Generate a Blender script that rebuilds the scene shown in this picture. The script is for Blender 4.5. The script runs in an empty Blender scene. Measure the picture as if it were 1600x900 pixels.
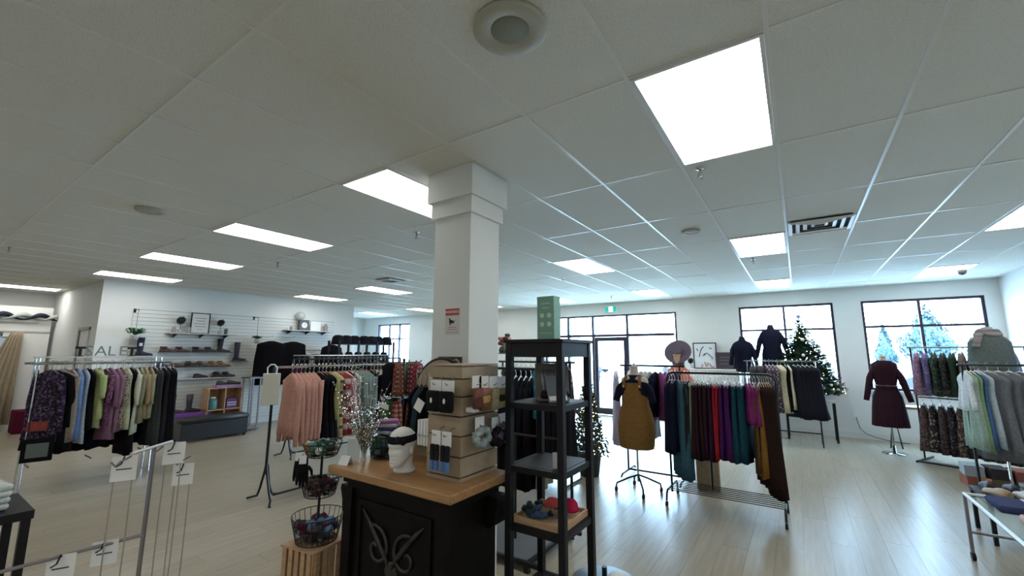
import bpy, math, random
from mathutils import Vector, Matrix
R = math.radians
random.seed(7)
SC = bpy.context.scene
COL = SC.collection
# ------------------------------------------------------------------ camera
cam = bpy.data.cameras.new('camera'); camo = bpy.data.objects.new('camera', cam); COL.objects.link(camo)
_p, _a, _r = R(8.705), R(33.868), R(0.15)
_fw = Vector((-math.sin(_a)*math.cos(_p), math.cos(_a)*math.cos(_p), math.sin(_p)))
_r0 = Vector((math.cos(_a), math.sin(_a), 0)); _u0 = _r0.cross(_fw)
_rt = _r0*math.cos(_r)+_u0*math.sin(_r); _up = _u0*math.cos(_r)-_r0*math.sin(_r)
camo.matrix_world = Matrix(((_rt.x, _up.x, -_fw.x, 0), (_rt.y, _up.y, -_fw.y, 0), (_rt.z, _up.z, -_fw.z, 1.68), (0, 0, 0, 1)))
cam.sensor_width = 36; cam.lens = 36*659.5/1600; cam.clip_start = .05; cam.clip_end = 300
SC.camera = camo
# ------------------------------------------------------------------ world and light
W = bpy.data.worlds.new('overcast_sky'); SC.world = W; W.use_nodes = True
wn = W.node_tree.nodes; wl = W.node_tree.links
bg = wn['Background']; bg.inputs[1].default_value = 20.0
tc = wn.new('ShaderNodeTexCoord'); nz = wn.new('ShaderNodeTexNoise'); nz.inputs['Scale'].default_value = 2.2; nz.inputs['Detail'].default_value = 4
cr = wn.new('ShaderNodeValToRGB'); cr.color_ramp.elements[0].position = .3; cr.color_ramp.elements[0].color = (.42, .70, 1, 1)
cr.color_ramp.elements[1].position = .75; cr.color_ramp.elements[1].color = (.52, .78, 1, 1)
wl.new(tc.outputs['Generated'], nz.inputs['Vector']); wl.new(nz.outputs[0], cr.inputs[0]); wl.new(cr.outputs[0], bg.inputs[0])
SC.view_settings.view_transform = 'Standard'; SC.view_settings.look = 'None'
SC.view_settings.exposure = 0.34; SC.view_settings.gamma = 1.0; SC.view_settings.use_curve_mapping = False
TROFFER = 6.5
def portal(x0, x1, z0, z1):
    l = bpy.data.lights.new('window_portal', 'AREA'); l.shape = 'RECTANGLE'; l.size = x1-x0; l.size_y = z1-z0
    l.cycles.is_portal = True
    o = bpy.data.objects.new('window_portal', l); COL.objects.link(o); o.location = ((x0+x1)/2, 11.42, (z0+z1)/2); o.rotation_euler = (R(-90), 0, 0)
for a in ((-6.3, -2.5, 0, 2.72), (-1.09, .69, .96, 2.75), (1.15, 2.92, .96, 2.75), (-14.04, -12.2, .96, 2.77)): portal(*a)

# ------------------------------------------------------------------ materials
MATS = {}
def mat(name, color, rough=.6, metal=0., emit=0., noise=.0, nscale=8., bump=.0, bscale=60., spec=None, trans=0., sheen=0., alpha=None):
    if name in MATS: return MATS[name]
    m = bpy.data.materials.new(name); m.use_nodes = True; N = m.node_tree.nodes; L = m.node_tree.links; b = N['Principled BSDF']
    c = (*color, 1)
    b.inputs['Base Color'].default_value = c; b.inputs['Roughness'].default_value = rough; b.inputs['Metallic'].default_value = metal
    if spec is not None: b.inputs['Specular IOR Level'].default_value = spec
    if sheen: b.inputs['Sheen Weight'].default_value = sheen
    if emit: b.inputs['Emission Color'].default_value = c; b.inputs['Emission Strength'].default_value = emit
    if trans: b.inputs['Transmission Weight'].default_value = trans
    if alpha is not None: b.inputs['Alpha'].default_value = alpha
    if noise or bump:
        t = N.new('ShaderNodeTexCoord')
    if noise:
        n = N.new('ShaderNodeTexNoise'); n.inputs['Scale'].default_value = nscale; n.inputs['Detail'].default_value = 5
        L.new(t.outputs['Object'], n.inputs['Vector'])
        r = N.new('ShaderNodeValToRGB'); r.color_ramp.elements[0].position = .3; r.color_ramp.elements[1].position = .7
        r.color_ramp.elements[0].color = (*[max(0, v*(1-noise)) for v in color], 1); r.color_ramp.elements[1].color = (*[min(1, v*(1+noise)) for v in color], 1)
        L.new(n.outputs[0], r.inputs[0]); L.new(r.outputs[0], b.inputs['Base Color'])
    if bump:
        n2 = N.new('ShaderNodeTexNoise'); n2.inputs['Scale'].default_value = bscale; n2.inputs['Detail'].default_value = 3
        L.new(t.outputs['Object'], n2.inputs['Vector'])
        bu = N.new('ShaderNodeBump'); bu.inputs['Strength'].default_value = bump; bu.inputs['Distance'].default_value = .01
        L.new(n2.outputs[0], bu.inputs['Height']); L.new(bu.outputs[0], b.inputs['Normal'])
    MATS[name] = m; return m
def wood(name, c1, c2, scale=(1, 12, 12), rough=.45, freq=6.):
    if name in MATS: return MATS[name]
    m = bpy.data.materials.new(name); m.use_nodes = True; N = m.node_tree.nodes; L = m.node_tree.links; b = N['Principled BSDF']
    t = N.new('ShaderNodeTexCoord'); mp = N.new('ShaderNodeMapping'); mp.inputs['Scale'].default_value = scale
    oi = N.new('ShaderNodeObjectInfo')
    ad = N.new('ShaderNodeVectorMath'); ad.operation = 'ADD'; L.new(t.outputs['Object'], ad.inputs[0])
    mu = N.new('ShaderNodeVectorMath'); mu.operation = 'SCALE'; mu.inputs['Scale'].default_value = 9; cx = N.new('ShaderNodeCombineXYZ')
    L.new(oi.outputs['Random'], cx.inputs[0]); L.new(oi.outputs['Random'], cx.inputs[1]); L.new(cx.outputs[0], mu.inputs[0]); L.new(mu.outputs[0], ad.inputs[1])
    L.new(ad.outputs[0], mp.inputs[0])
    n = N.new('ShaderNodeTexNoise'); n.inputs['Scale'].default_value = freq; n.inputs['Detail'].default_value = 6; n.inputs['Roughness'].default_value = .6
    L.new(mp.outputs[0], n.inputs['Vector'])
    r = N.new('ShaderNodeValToRGB'); r.color_ramp.elements[0].position = .3; r.color_ramp.elements[1].position = .72
    r.color_ramp.elements[0].color = (*c1, 1); r.color_ramp.elements[1].color = (*c2, 1)
    L.new(n.outputs[0], r.inputs[0])
    hs = N.new('ShaderNodeHueSaturation'); mr = N.new('ShaderNodeMapRange'); mr.inputs['To Min'].default_value = .93; mr.inputs['To Max'].default_value = 1.07
    L.new(oi.outputs['Random'], mr.inputs[0]); L.new(mr.outputs[0], hs.inputs['Value']); L.new(r.outputs[0], hs.inputs['Color']); L.new(hs.outputs[0], b.inputs['Base Color'])
    b.inputs['Roughness'].default_value = rough
    bu = N.new('ShaderNodeBump'); bu.inputs['Strength'].default_value = .03; bu.inputs['Distance'].default_value = .003
    L.new(n.outputs[0], bu.inputs['Height']); L.new(bu.outputs[0], b.inputs['Normal'])
    MATS[name] = m; return m
def fabric(color, pat='plain', c2=None, c3=None):
    key = 'fabric_%s_%s_%s_%s' % (pat, color, c2, c3)
    if key in MATS: return MATS[key]
    m = bpy.data.materials.new('fabric_'+pat); m.use_nodes = True; N = m.node_tree.nodes; L = m.node_tree.links; b = N['Principled BSDF']
    b.inputs['Roughness'].default_value = .85; b.inputs['Specular IOR Level'].default_value = .08
    t = N.new('ShaderNodeTexCoord')
    n = N.new('ShaderNodeTexNoise'); n.inputs['Scale'].default_value = 45; n.inputs['Detail'].default_value = 4; L.new(t.outputs['Object'], n.inputs['Vector'])
    def ramp(src, stops, const=False):
        r = N.new('ShaderNodeValToRGB'); e = r.color_ramp.elements
        if const: r.color_ramp.interpolation = 'CONSTANT'
        while len(e) < len(stops): e.new(.5)
        for i, (p, c) in enumerate(stops): e[i].position = p; e[i].color = (*c, 1)
        L.new(src, r.inputs[0]); return r.outputs[0]
    d = tuple(v*.82 for v in color); br = tuple(min(1, v*1.15) for v in color)
    c2 = c2 or d; c3 = c3 or c2
    if pat == 'plain': out = ramp(n.outputs[0], [(.3, d), (.7, br)])
    elif pat == 'floral':
        v = N.new('ShaderNodeTexVoronoi'); v.inputs['Scale'].default_value = 48; L.new(t.outputs['Object'], v.inputs['Vector'])
        s = N.new('ShaderNodeSeparateColor'); L.new(v.outputs['Color'], s.inputs[0])
        out = ramp(s.outputs[0], [(0, color), (.45, c2), (.68, color), (.82, c3)], True)
    elif pat == 'stripe':
        w = N.new('ShaderNodeTexWave'); w.bands_direction = 'Z'; w.inputs['Scale'].default_value = 2.2; w.inputs['Distortion'].default_value = .3; L.new(t.outputs['Object'], w.inputs['Vector'])
        out = ramp(w.outputs[0], [(0, color), (.45, c2), (.8, c3)], True)
    elif pat == 'leopard':
        v = N.new('ShaderNodeTexVoronoi'); v.inputs['Scale'].default_value = 38; L.new(t.outputs['Object'], v.inputs['Vector'])
        out = ramp(v.outputs['Distance'], [(0, c2), (.35, color), (.8, c3)], True)
    elif pat == 'plaid':
        ws = []
        for dr in ('X', 'Z'):
            w = N.new('ShaderNodeTexWave'); w.bands_direction = dr; w.inputs['Scale'].default_value = 7; L.new(t.outputs['Object'], w.inputs['Vector']); ws.append(w)
        mx = N.new('ShaderNodeMath'); mx.operation = 'ADD'; L.new(ws[0].outputs['Fac'], mx.inputs[0]); L.new(ws[1].outputs['Fac'], mx.inputs[1])
        ml = N.new('ShaderNodeMath'); ml.operation = 'MULTIPLY'; ml.inputs[1].default_value = .5; L.new(mx.outputs[0], ml.inputs[0])
        out = ramp(ml.outputs[0], [(0, color), (.4, c2), (.75, c3)], True)
    L.new(out, b.inputs['Base Color'])
    bu = N.new('ShaderNodeBump'); bu.inputs['Strength'].default_value = .25; bu.inputs['Distance'].default_value = .004
    L.new(n.outputs[0], bu.inputs['Height']); L.new(bu.outputs[0], b.inputs['Normal'])
    MATS[key] = m; return m
BLK = mat('black_paint', (.007, .007, .009), .55, noise=.2, spec=.3)
BLKM = mat('black_metal', (.02, .02, .023), .35, .6)
CHR = mat('chrome', (.62, .63, .65), .18, 1.)
GRYM = mat('grey_metal', (.28, .26, .28), .35, .8)
WHT = mat('white_paint', (.78, .79, .78), .55, bump=.05)
WPL = mat('white_plastic', (.82, .82, .80), .35)
CARD = mat('white_card', (.80, .80, .78), .7)
CLR = mat('clear_hanger_plastic', (.75, .78, .8), .12, alpha=.45)
DRK = mat('dark_void', (.02, .02, .02), .9)
def glassmat(name='window_glass'):
    if name in MATS: return MATS[name]
    m = bpy.data.materials.new(name); m.use_nodes = True; N = m.node_tree.nodes; L = m.node_tree.links
    N.remove(N['Principled BSDF']); o = N['Material Output']
    t = N.new('ShaderNodeBsdfTransparent'); t.inputs[0].default_value = (.95, .97, .98, 1); g = N.new('ShaderNodeBsdfGlossy'); g.inputs['Roughness'].default_value = .02
    f = N.new('ShaderNodeLayerWeight'); pw = N.new('ShaderNodeMath'); pw.operation = 'POWER'; pw.inputs[1].default_value = 5; ml = N.new('ShaderNodeMath'); ml.operation = 'MULTIPLY_ADD'; ml.inputs[1].default_value = .9; ml.inputs[2].default_value = .04; mx = N.new('ShaderNodeMixShader')
    L.new(f.outputs['Facing'], pw.inputs[0]); L.new(pw.outputs[0], ml.inputs[0]); L.new(ml.outputs[0], mx.inputs[0]); L.new(t.outputs[0], mx.inputs[1]); L.new(g.outputs[0], mx.inputs[2]); L.new(mx.outputs[0], o.inputs[0])
    MATS[name] = m; return m
GLASS = glassmat()

# ------------------------------------------------------------------ mesh builder
class MB:
    def __init__(s): s.v = []; s.f = []
    def box(s, x0, x1, y0, y1, z0, z1, bev=0.):
        n = len(s.v)
        if not bev:
            s.v += [(x, y, z) for z in (z0, z1) for y in (y0, y1) for x in (x0, x1)]
            s.f += [tuple(n+i for i in q) for q in ((0, 2, 3, 1), (4, 5, 7, 6), (0, 1, 5, 4), (2, 6, 7, 3), (0, 4, 6, 2), (1, 3, 7, 5))]
        else:
            b = bev; sec = lambda z, i: [(x0+b-i, y0, z), (x1-b+i, y0, z), (x1, y0+b-i, z), (x1, y1-b+i, z), (x1-b+i, y1, z), (x0+b-i, y1, z), (x0, y1-b+i, z), (x0, y0+b-i, z)]
            def ins(z): return [(x0+b, y0+b*.3+b*.4, z), (x1-b, y0+b*.7, z), (x1-b*.7, y0+b, z), (x1-b*.7, y1-b, z), (x1-b, y1-b*.7, z), (x0+b, y1-b*.7, z), (x0+b*.7, y1-b, z), (x0+b*.7, y0+b, z)]
            s.rings([ins(z0), sec(z0+b, 0), sec(z1-b, 0), ins(z1)])
        return s
    def rings(s, rs, cap=True, closed=True):
        n = len(s.v); k = len(rs[0])
        for r in rs: s.v += [tuple(p) for p in r]
        for j in range(len(rs)-1):
            for i in range(k if closed else k-1):
                a = n+j*k+i; b = n+j*k+(i+1) % k
                s.f.append((a, b, b+k, a+k))
        if cap and closed:
            s.f.append(tuple(n+i for i in reversed(range(k)))); s.f.append(tuple(n+(len(rs)-1)*k+i for i in range(k)))
        return s
    def tube(s, pts, r, n=8, closed=False):
        pts = [Vector(p) for p in pts]; rs = []; m = len(pts); up = None
        for i, p in enumerate(pts):
            if closed: d = pts[(i+1) % m]-pts[i-1]
            else: d = (pts[min(i+1, m-1)]-pts[max(i-1, 0)])
            d = d.normalized() if d.length else Vector((0, 0, 1))
            if up is None: up = Vector((0, 0, 1)) if abs(d.z) < .9 else Vector((1, 0, 0))
            x = d.cross(up).normalized(); y = x.cross(d).normalized(); up = y
            rr = r[i] if isinstance(r, (list, tuple)) else r
            rs.append([p+x*math.cos(t)*rr+y*math.sin(t)*rr for t in [2*math.pi*k/n for k in range(n)]])
        if closed: rs.append(rs[0])
        return s.rings(rs, cap=not closed)
    def lathe(s, prof, c=(0, 0), n=20, sx=1, sy=1, rot=0):
        rs = []
        for r, z in prof:
            rs.append([(c[0]+r*sx*math.cos(t), c[1]+r*sy*math.sin(t), z) for t in [rot+2*math.pi*k/n for k in range(n)]])
        return s.rings(rs)
    def prism(s, poly, z0, z1, axis='z'):
        def P(a, b, c): return {'z': (a, b, c), 'y': (a, c, b), 'x': (c, a, b)}[axis]
        return s.rings([[P(a, b, z0) for a, b in poly], [P(a, b, z1) for a, b in poly]])
    def ball(s, c, r, n=10, m=7, sq=(1, 1, 1)):
        rs = []
        for j in range(m+1):
            ph = math.pi*(j+.001)/(m+.002)-math.pi/2
            rs.append([(c[0]+r*sq[0]*math.cos(ph)*math.cos(t), c[1]+r*sq[1]*math.cos(ph)*math.sin(t), c[2]+r*sq[2]*math.sin(ph)) for t in [2*math.pi*k/n for k in range(n)]])
        return s.rings(rs)
    def quad(s, a, b, c, d):
        n = len(s.v); s.v += [a, b, c, d]; s.f.append((n, n+1, n+2, n+3)); return s
    def xf(s, M, start=0):
        for i in range(start, len(s.v)): s.v[i] = tuple(M @ Vector(s.v[i]))
        return s
    def mesh(s, name, m, smooth=False):
        me = bpy.data.meshes.new(name); me.from_pydata(s.v, [], s.f); me.update()
        if smooth:
            for p in me.polygons: p.use_smooth = len(p.vertices) == 4
        if m: me.materials.append(m)
        return me
def tag(o, label=None, cat=None, group=None, kind=None):
    if label: o['label'] = label
    if label and len(label.split()) > 16: print('LONG', label)
    if cat: o['category'] = cat
    if group: o['group'] = group
    if kind: o['kind'] = kind
    return o
def obj(name, mb, m, parent=None, smooth=False, loc=None, rz=0, label=None, kind=None):
    me = mb.mesh(name, m, smooth) if isinstance(mb, MB) else mb
    o = bpy.data.objects.new(name, me); COL.objects.link(o)
    if parent: o.parent = parent
    if loc: o.location = loc
    if rz: o.rotation_euler = (0, 0, rz)
    if label: o['label'] = label
    if kind: o['kind'] = kind
    return o
def thing(name, label, cat, loc=(0, 0, 0), rz=0, group=None):
    o = bpy.data.objects.new(name, None); COL.objects.link(o); o.location = loc; o.rotation_euler = (0, 0, rz); o.empty_display_size = .1
    return tag(o, label, cat, group)
def copy_tree(o, parent=None, loc=None, rz=None, label=None):
    c = o.copy(); COL.objects.link(c); c.parent = parent
    if loc is not None: c.location = loc
    if rz is not None: c.rotation_euler = (0, 0, rz)
    if label: c['label'] = label
    for ch in list(o.children): copy_tree(ch, c)
    return c
ORD = ['first', 'second', 'third', 'fourth', 'fifth', 'sixth', 'seventh', 'eighth', 'ninth', 'tenth', 'eleventh', 'twelfth', 'thirteenth', 'fourteenth', 'fifteenth', 'sixteenth', 'seventeenth', 'eighteenth', 'nineteenth', 'twentieth']
ORD += ['twenty-'+w for w in ORD[:9]] + ['thirtieth'] + ['thirty-'+w for w in ORD[:9]] + ['fortieth']

# ------------------------------------------------------------------ the setting
HZ = 3.05; XR = 3.12; YW = 11.2; XL = -10.95; YN = -4.0; XF = -14.9; YC = 2.27; YE = 7.82
PX = .6075; PY = 1.2137; Y0 = 1.945
# floor
fl = tag(obj('floor', MB().box(XF-.2, XR+.2, YN-.2, YW+.2, -.12, -.006), mat('subfloor', (.2, .18, .15), .9)), kind='structure')
PLK = wood('vinyl_plank', (.285, .25, .185), (.385, .34, .26), (14, .8, 6), .3, 2.2)
pm = MB().box(-.0993, .0993, -.7493, .7493, -.006, 0, 0).mesh('plank', PLK)
pl_near = []; far = MB()
cells = []
ix = 0; x = XF
while x < XR:
    off = ((ix*7) % 5)*.3
    y = YN-off
    while y < YW:
        cells.append((x+.1, y+.75)); y += 1.5
    x += .2; ix += 1
def seen(px, py):
    d = Vector((px, py, -1.68)); z = d.dot(_fw)
    if z < .3: return False
    u = 800+659.5*d.dot(_rt)/z; v = 450-659.5*d.dot(_up)/z
    return -150 < u < 1750 and v < 1100
cells.sort(key=lambda c: (0 if seen(*c) else 1, c[0]**2+c[1]**2))
for i, (px, py) in enumerate(cells):
    if i < 290:
        o = bpy.data.objects.new('plank', pm); COL.objects.link(o); o.parent = fl; o.location = (px, py, 0)
    else:
        far.box(px-.0985, px+.0985, max(YN, py-.7485), min(YW, py+.7485), -.006, 0)
obj('plank', far, PLK, fl, kind='stuff')
# ceiling
ce = tag(obj('ceiling', MB().box(XF-.2, XR+.2, YN-.2, YW+.2, HZ+.02, HZ+.15), mat('plenum', (.3, .3, .3), .9)), kind='structure')
TILE = mat('acoustic_tile', (.74, .74, .68), .9, noise=.06, nscale=90, bump=.5, bscale=170)
tm = MB().box(-PX/2+.006, PX/2-.006, -PY/2+.006, PY/2-.006, 0, .014).mesh('ceiling_tile', TILE)
TEE = mat('ceiling_grid_metal', (.74, .75, .73), .28)
lights = []
for k in (-21, -17, -13, -9, -5, -1, 3):
    for n in (-3, 0, 3, 6):
        if k == -21 and n >= -1 and n < 5: continue
        lights.append((k, n))
LS = set(lights)
far = MB(); tc_ = 0; tl = []
for k in range(-25, 6):
    for n in range(-5, 8):
        if (k, n) in LS: continue
        cxx = (k+.5)*PX; cyy = Y0+(n+.5)*PY
        if cxx-PX/2 > XR or cxx < XF-.3 or cyy-PY/2 > YW or cyy < YN-.6: continue
        d = Vector((cxx, cyy, 1.37)); z = d.dot(_fw)
        vis = z > .1 and -260 < 800+659.5*d.dot(_rt)/z < 1860 and 450-659.5*d.dot(_up)/z > -350
        tl.append((0 if vis else 1, cxx*cxx+cyy*cyy, cxx, cyy))
tl.sort()
for i, (nv, _, cxx, cyy) in enumerate(tl):
    if i < 290 and not nv:
        o = bpy.data.objects.new('ceiling_tile', tm); COL.objects.link(o); o.parent = ce; o.location = (cxx, cyy, HZ+random.uniform(0, .003)); o.rotation_euler = (random.uniform(-.002, .002), random.uniform(-.003, .003), 0)
    else: far.box(cxx-PX/2+.008, cxx+PX/2-.008, cyy-PY/2+.008, cyy+PY/2-.008, HZ, HZ+.014)
obj('ceiling_tile', far, TILE, ce, kind='stuff')
for k in range(-24, 6):
    obj('grid_tee', MB().box(-.010, .010, YN, YW, -.003, .012), TEE, ce, loc=(k*PX, 0, HZ))
for n in range(-4, 8):
    obj('grid_tee', MB().box(XF, XR, -.008, .008, -.002, .012), TEE, ce, loc=(0, Y0+n*PY, HZ))
# walls
WALL = mat('wall_paint', (.74, .76, .74), .7, noise=.02, nscale=3, bump=.04, bscale=120)
def wall_x(name, x0, x1, y0, y1, holes=()):   # wall along x with rectangular openings (hx0,hx1,hz0,hz1)
    mb = MB(); cur = x0
    for a, b, c, d in sorted(holes):
        mb.box(cur, a, y0, y1, 0, HZ+.02); 
        if c > 0: mb.box(a, b, y0, y1, 0, c)
        mb.box(a, b, y0, y1, d, HZ+.02); cur = b
    mb.box(cur, x1, y0, y1, 0, HZ+.02)
    return tag(obj(name, mb, WALL), kind='structure')
OP = [(-14.04, -12.2, .96, 2.77), (-6.3, -2.5, 0, 2.72), (-1.09, .69, .96, 2.75), (1.15, 2.92, .96, 2.75)]
wall_x('wall_window', XF-.2, XR+.2, YW, YW+.25, OP)
tag(obj('wall_right', MB().box(XR, XR+.2, YN, YW, 0, HZ+.02), WALL), kind='structure')
tag(obj('wall_near', MB().box(XF-.2, XR+.2, YN-.2, YN, 0, HZ+.02), WALL), kind='structure')
tag(obj('wall_far_left', MB().box(XF-.2, XF, YN, YW, 0, HZ+.02), WALL), kind='structure')
tag(obj('wall_left', MB().box(XL-.15, XL, YC, YE, 0, HZ+.02), WALL), kind='structure')
tag(obj('wall_alcove', MB().box(XF, XL-.15, YE-.15, YE, 0, HZ+.02), WALL), kind='structure')
wall_x('wall_corridor', XF, XL-.15, YC, YC+.12, [(-12.15, -11.4, 0, 2.1)])
BB = mat('baseboard_white', (.70, .72, .71), .5)
def base(name, *b): tag(obj(name, MB().box(*b), BB), kind='structure')
base('baseboard_right', XR-.015, XR, YN, YW, 0, .12)
base('baseboard_left', XL, XL+.015, YC, YE, 0, .12)
base('baseboard_window', -2.45, XR-.015, YW-.015, YW, 0, .12)
base('baseboard_far', XF+.015, -6.35, YW-.015, YW, 0, .12)
base('baseboard_corridor', XF, -12.2, YC-.015, YC, 0, .12)
# corridor door
d = tag(obj('door_2', MB().box(-12.15, -11.4, YC+.01, YC+.05, .0, 2.1), WHT), kind='structure')
obj('door_frame', MB().box(-12.2, -12.15, YC-.02, YC+.12, 0, 2.15).box(-11.4, -11.35, YC-.02, YC+.12, 0, 2.15).box(-12.2, -11.35, YC-.02, YC+.12, 2.1, 2.16), mat('door_frame_grey', (.45, .47, .44), .5), d)
obj('door_handle', MB().tube([(-11.5, YC+.01, 1.0), (-11.5, YC-.02, 1.0), (-11.6, YC-.02, 1.0)], .01), CHR, d)
# windows
FR = mat('bronze_window_frame', (.035, .03, .05), .45, .3)
def window(name, x0, x1, z0, z1, vs, zt, fw=.045):
    o = tag(obj(name, MB().box(x0, x0+fw, YW+.03, YW+.12, z0, z1).box(x1-fw, x1, YW+.03, YW+.12, z0, z1).box(x0+fw, x1-fw, YW+.03, YW+.12, z1-fw, z1).box(x0+fw, x1-fw, YW+.03, YW+.12, z0, z0+fw), FR), kind='structure')
    xs = [x0+fw]+list(vs)+[x1-fw]
    for v in vs: obj('mullion', MB().box(v-fw/2, v+fw/2, YW+.035, YW+.115, z0+fw, z1-fw), FR, o)
    for a, b in zip(xs, xs[1:]): 
        a2 = a+(fw/2 if a != x0+fw else 0); b2 = b-(fw/2 if b != x1-fw else 0)
        obj('transom_bar', MB().box(a2, b2, YW+.04, YW+.11, zt-fw/2, zt+fw/2), FR, o)
        obj('pane', MB().box(a2, b2, YW+.07, YW+.076, z0+fw, zt-fw/2), GLASS, o); obj('pane', MB().box(a2, b2, YW+.07, YW+.076, zt+fw/2, z1-fw), GLASS, o)
    return o
w = window('window_1', -14.04, -12.2, .96, 2.77, (-13.4, -12.82), 2.2); obj('window_sill', MB().box(-14.1, -12.14, YW-.06, YW+.03, .925, .96), BB, w)
w = window('window_2', -1.09, .69, .96, 2.75, (-.2,), 2.2); obj('window_sill', MB().box(-1.15, .75, YW-.06, YW+.03, .925, .96), BB, w)
w = window('window_3', 1.15, 2.92, .96, 2.75, (2.03,), 2.22); obj('window_sill', MB().box(1.09, 2.98, YW-.06, YW+.03, .925, .96), BB, w)
# entrance: sidelights + door
e = tag(obj('window_4', MB().box(-6.3, -6.25, YW+.03, YW+.13, 0, 2.72).box(-2.55, -2.5, YW+.03, YW+.13, 0, 2.72).box(-6.25, -2.55, YW+.03, YW+.13, 2.68, 2.72).box(-6.25, -4.8, YW+.03, YW+.13, 0, .1).box(-3.76, -2.55, YW+.03, YW+.13, 0, .1), FR), kind='structure')
for x in (-5.55, -4.78, -3.79): obj('mullion', MB().box(x-.03, x+.03, YW+.03, YW+.13, 0, 2.68), FR, e)
xs = [-6.25, -5.55, -4.78, -3.79, -2.55]
for a, b in zip(xs, xs[1:]):
    obj('transom_bar', MB().box(a+.03, b-.03, YW+.04, YW+.12, 2.12, 2.19), FR, e)
    obj('pane', MB().box(a+.03, b-.03, YW+.08, YW+.086, 2.19, 2.68), GLASS, e)
    if a != -4.78: obj('pane', MB().box(a+.03, b-.03, YW+.08, YW+.086, .1, 2.12), GLASS, e)
obj('threshold', MB().box(-4.75, -3.82, YW-.02, YW+.2, 0, .02), CHR, e)
d = tag(obj('door_1', MB().box(-4.74, -4.65, YW+.05, YW+.1, .03, 2.11).box(-3.91, -3.82, YW+.05, YW+.1, .03, 2.11).box(-4.65, -3.91, YW+.05, YW+.1, 2.0, 2.11).box(-4.65, -3.91, YW+.05, YW+.1, .03, .2), FR), kind='structure')
obj('pane', MB().box(-4.65, -3.91, YW+.072, YW+.078, .2, 2.0), GLASS, d)
obj('door_handle', MB().tube([(-4.6, YW+.05, 1.2), (-4.6, YW, 1.2), (-4.6, YW, .9), (-4.6, YW+.05, .9)], .012).tube([(-4.6, YW, 1.03), (-3.96, YW, 1.03)], .012), BLKM, d)
# column
sh = tag(obj('trim_1', MB().box(-2.245, -1.895, 2.285, 2.635, 0, HZ), WALL), kind='structure')
obj('capital_step', MB().box(-2.268, -1.872, 2.262, 2.658, 2.69, HZ), WALL, sh)
obj('capital_step', MB().box(-2.292, -1.85, 2.238, 2.682, 2.815, HZ), WALL, sh)
obj('column_base', MB().box(-2.262, -1.878, 2.268, 2.652, 0, .12), BB, sh)
# slatwall on the left wall
sw = thing('slatwall', 'white slatwall panelling fixed along the left wall behind the shoes', 'wall panel', (XL+.004, 0, 0))
obj('backing', MB().box(0, .008, 2.76, 7.2, .14, 2.53), mat('slat_groove', (.4, .42, .42), .8), sw)
SLW = mat('slatwall_white', (.72, .74, .72), .4)
sm_ = MB(); P = .0765
sm_.box(.008, .022, 2.76, 7.2, 0, P-.008)
sme = sm_.mesh('slat', SLW)
for i in range(31): o = bpy.data.objects.new('slat', sme); COL.objects.link(o); o.parent = sw; o.location = (0, 0, .15+i*P)

# ------------------------------------------------------------------ ceiling fittings
LMAT = mat('troffer_diffuser', (1., .975, .93), .5, emit=TROFFER)
LFR = mat('troffer_frame', (.7, .71, .7), .4)
lf = MB().box(-PX/2+.012, PX/2-.012, -PY/2+.012, -PY/2+.03, -.004, .012).box(-PX/2+.012, PX/2-.012, PY/2-.03, PY/2-.012, -.004, .012).box(-PX/2+.012, -PX/2+.03, -PY/2+.03, PY/2-.03, -.004, .012).box(PX/2-.03, PX/2-.012, -PY/2+.03, PY/2-.03, -.004, .012).mesh('frame', LFR)
ld = MB().box(-PX/2+.03, PX/2-.03, -PY/2+.03, PY/2-.03, -.002, .01).mesh('diffuser', LMAT)
rows = {-3: 'row behind the camera', 0: 'near row', 3: 'middle row', 6: 'far row'}
for i, (k, n) in enumerate(sorted(lights, key=lambda q: (q[1], -q[0]))):
    def inview(kk, nn):
        d = Vector(((kk+.5)*PX, Y0+(nn+.5)*PY, 1.37)); z = d.dot(_fw)
        return nn >= 0 and z > .2 and -60 < 800+659.5*d.dot(_rt)/z < 1660
    vis = [q for q in sorted(LS, key=lambda q: -q[0]) if q[1] == n and inview(*q)]
    t = thing('ceiling_light', 'bright recessed ceiling light panel, %s from the right in the %s' % (ORD[vis.index((k, n))], rows[n]) if (k, n) in vis else 'bright recessed ceiling light panel out of the picture, %s' % ('behind the camera' if n < 0 else 'beyond the edge of the photo'), 'light', ((k+.5)*PX, Y0+(n+.5)*PY, HZ-.004), 0, 'ceiling light panels')
    for nm, me in (('frame', lf), ('diffuser', ld)):
        o = bpy.data.objects.new(nm, me); COL.objects.link(o); o.parent = t
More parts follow.
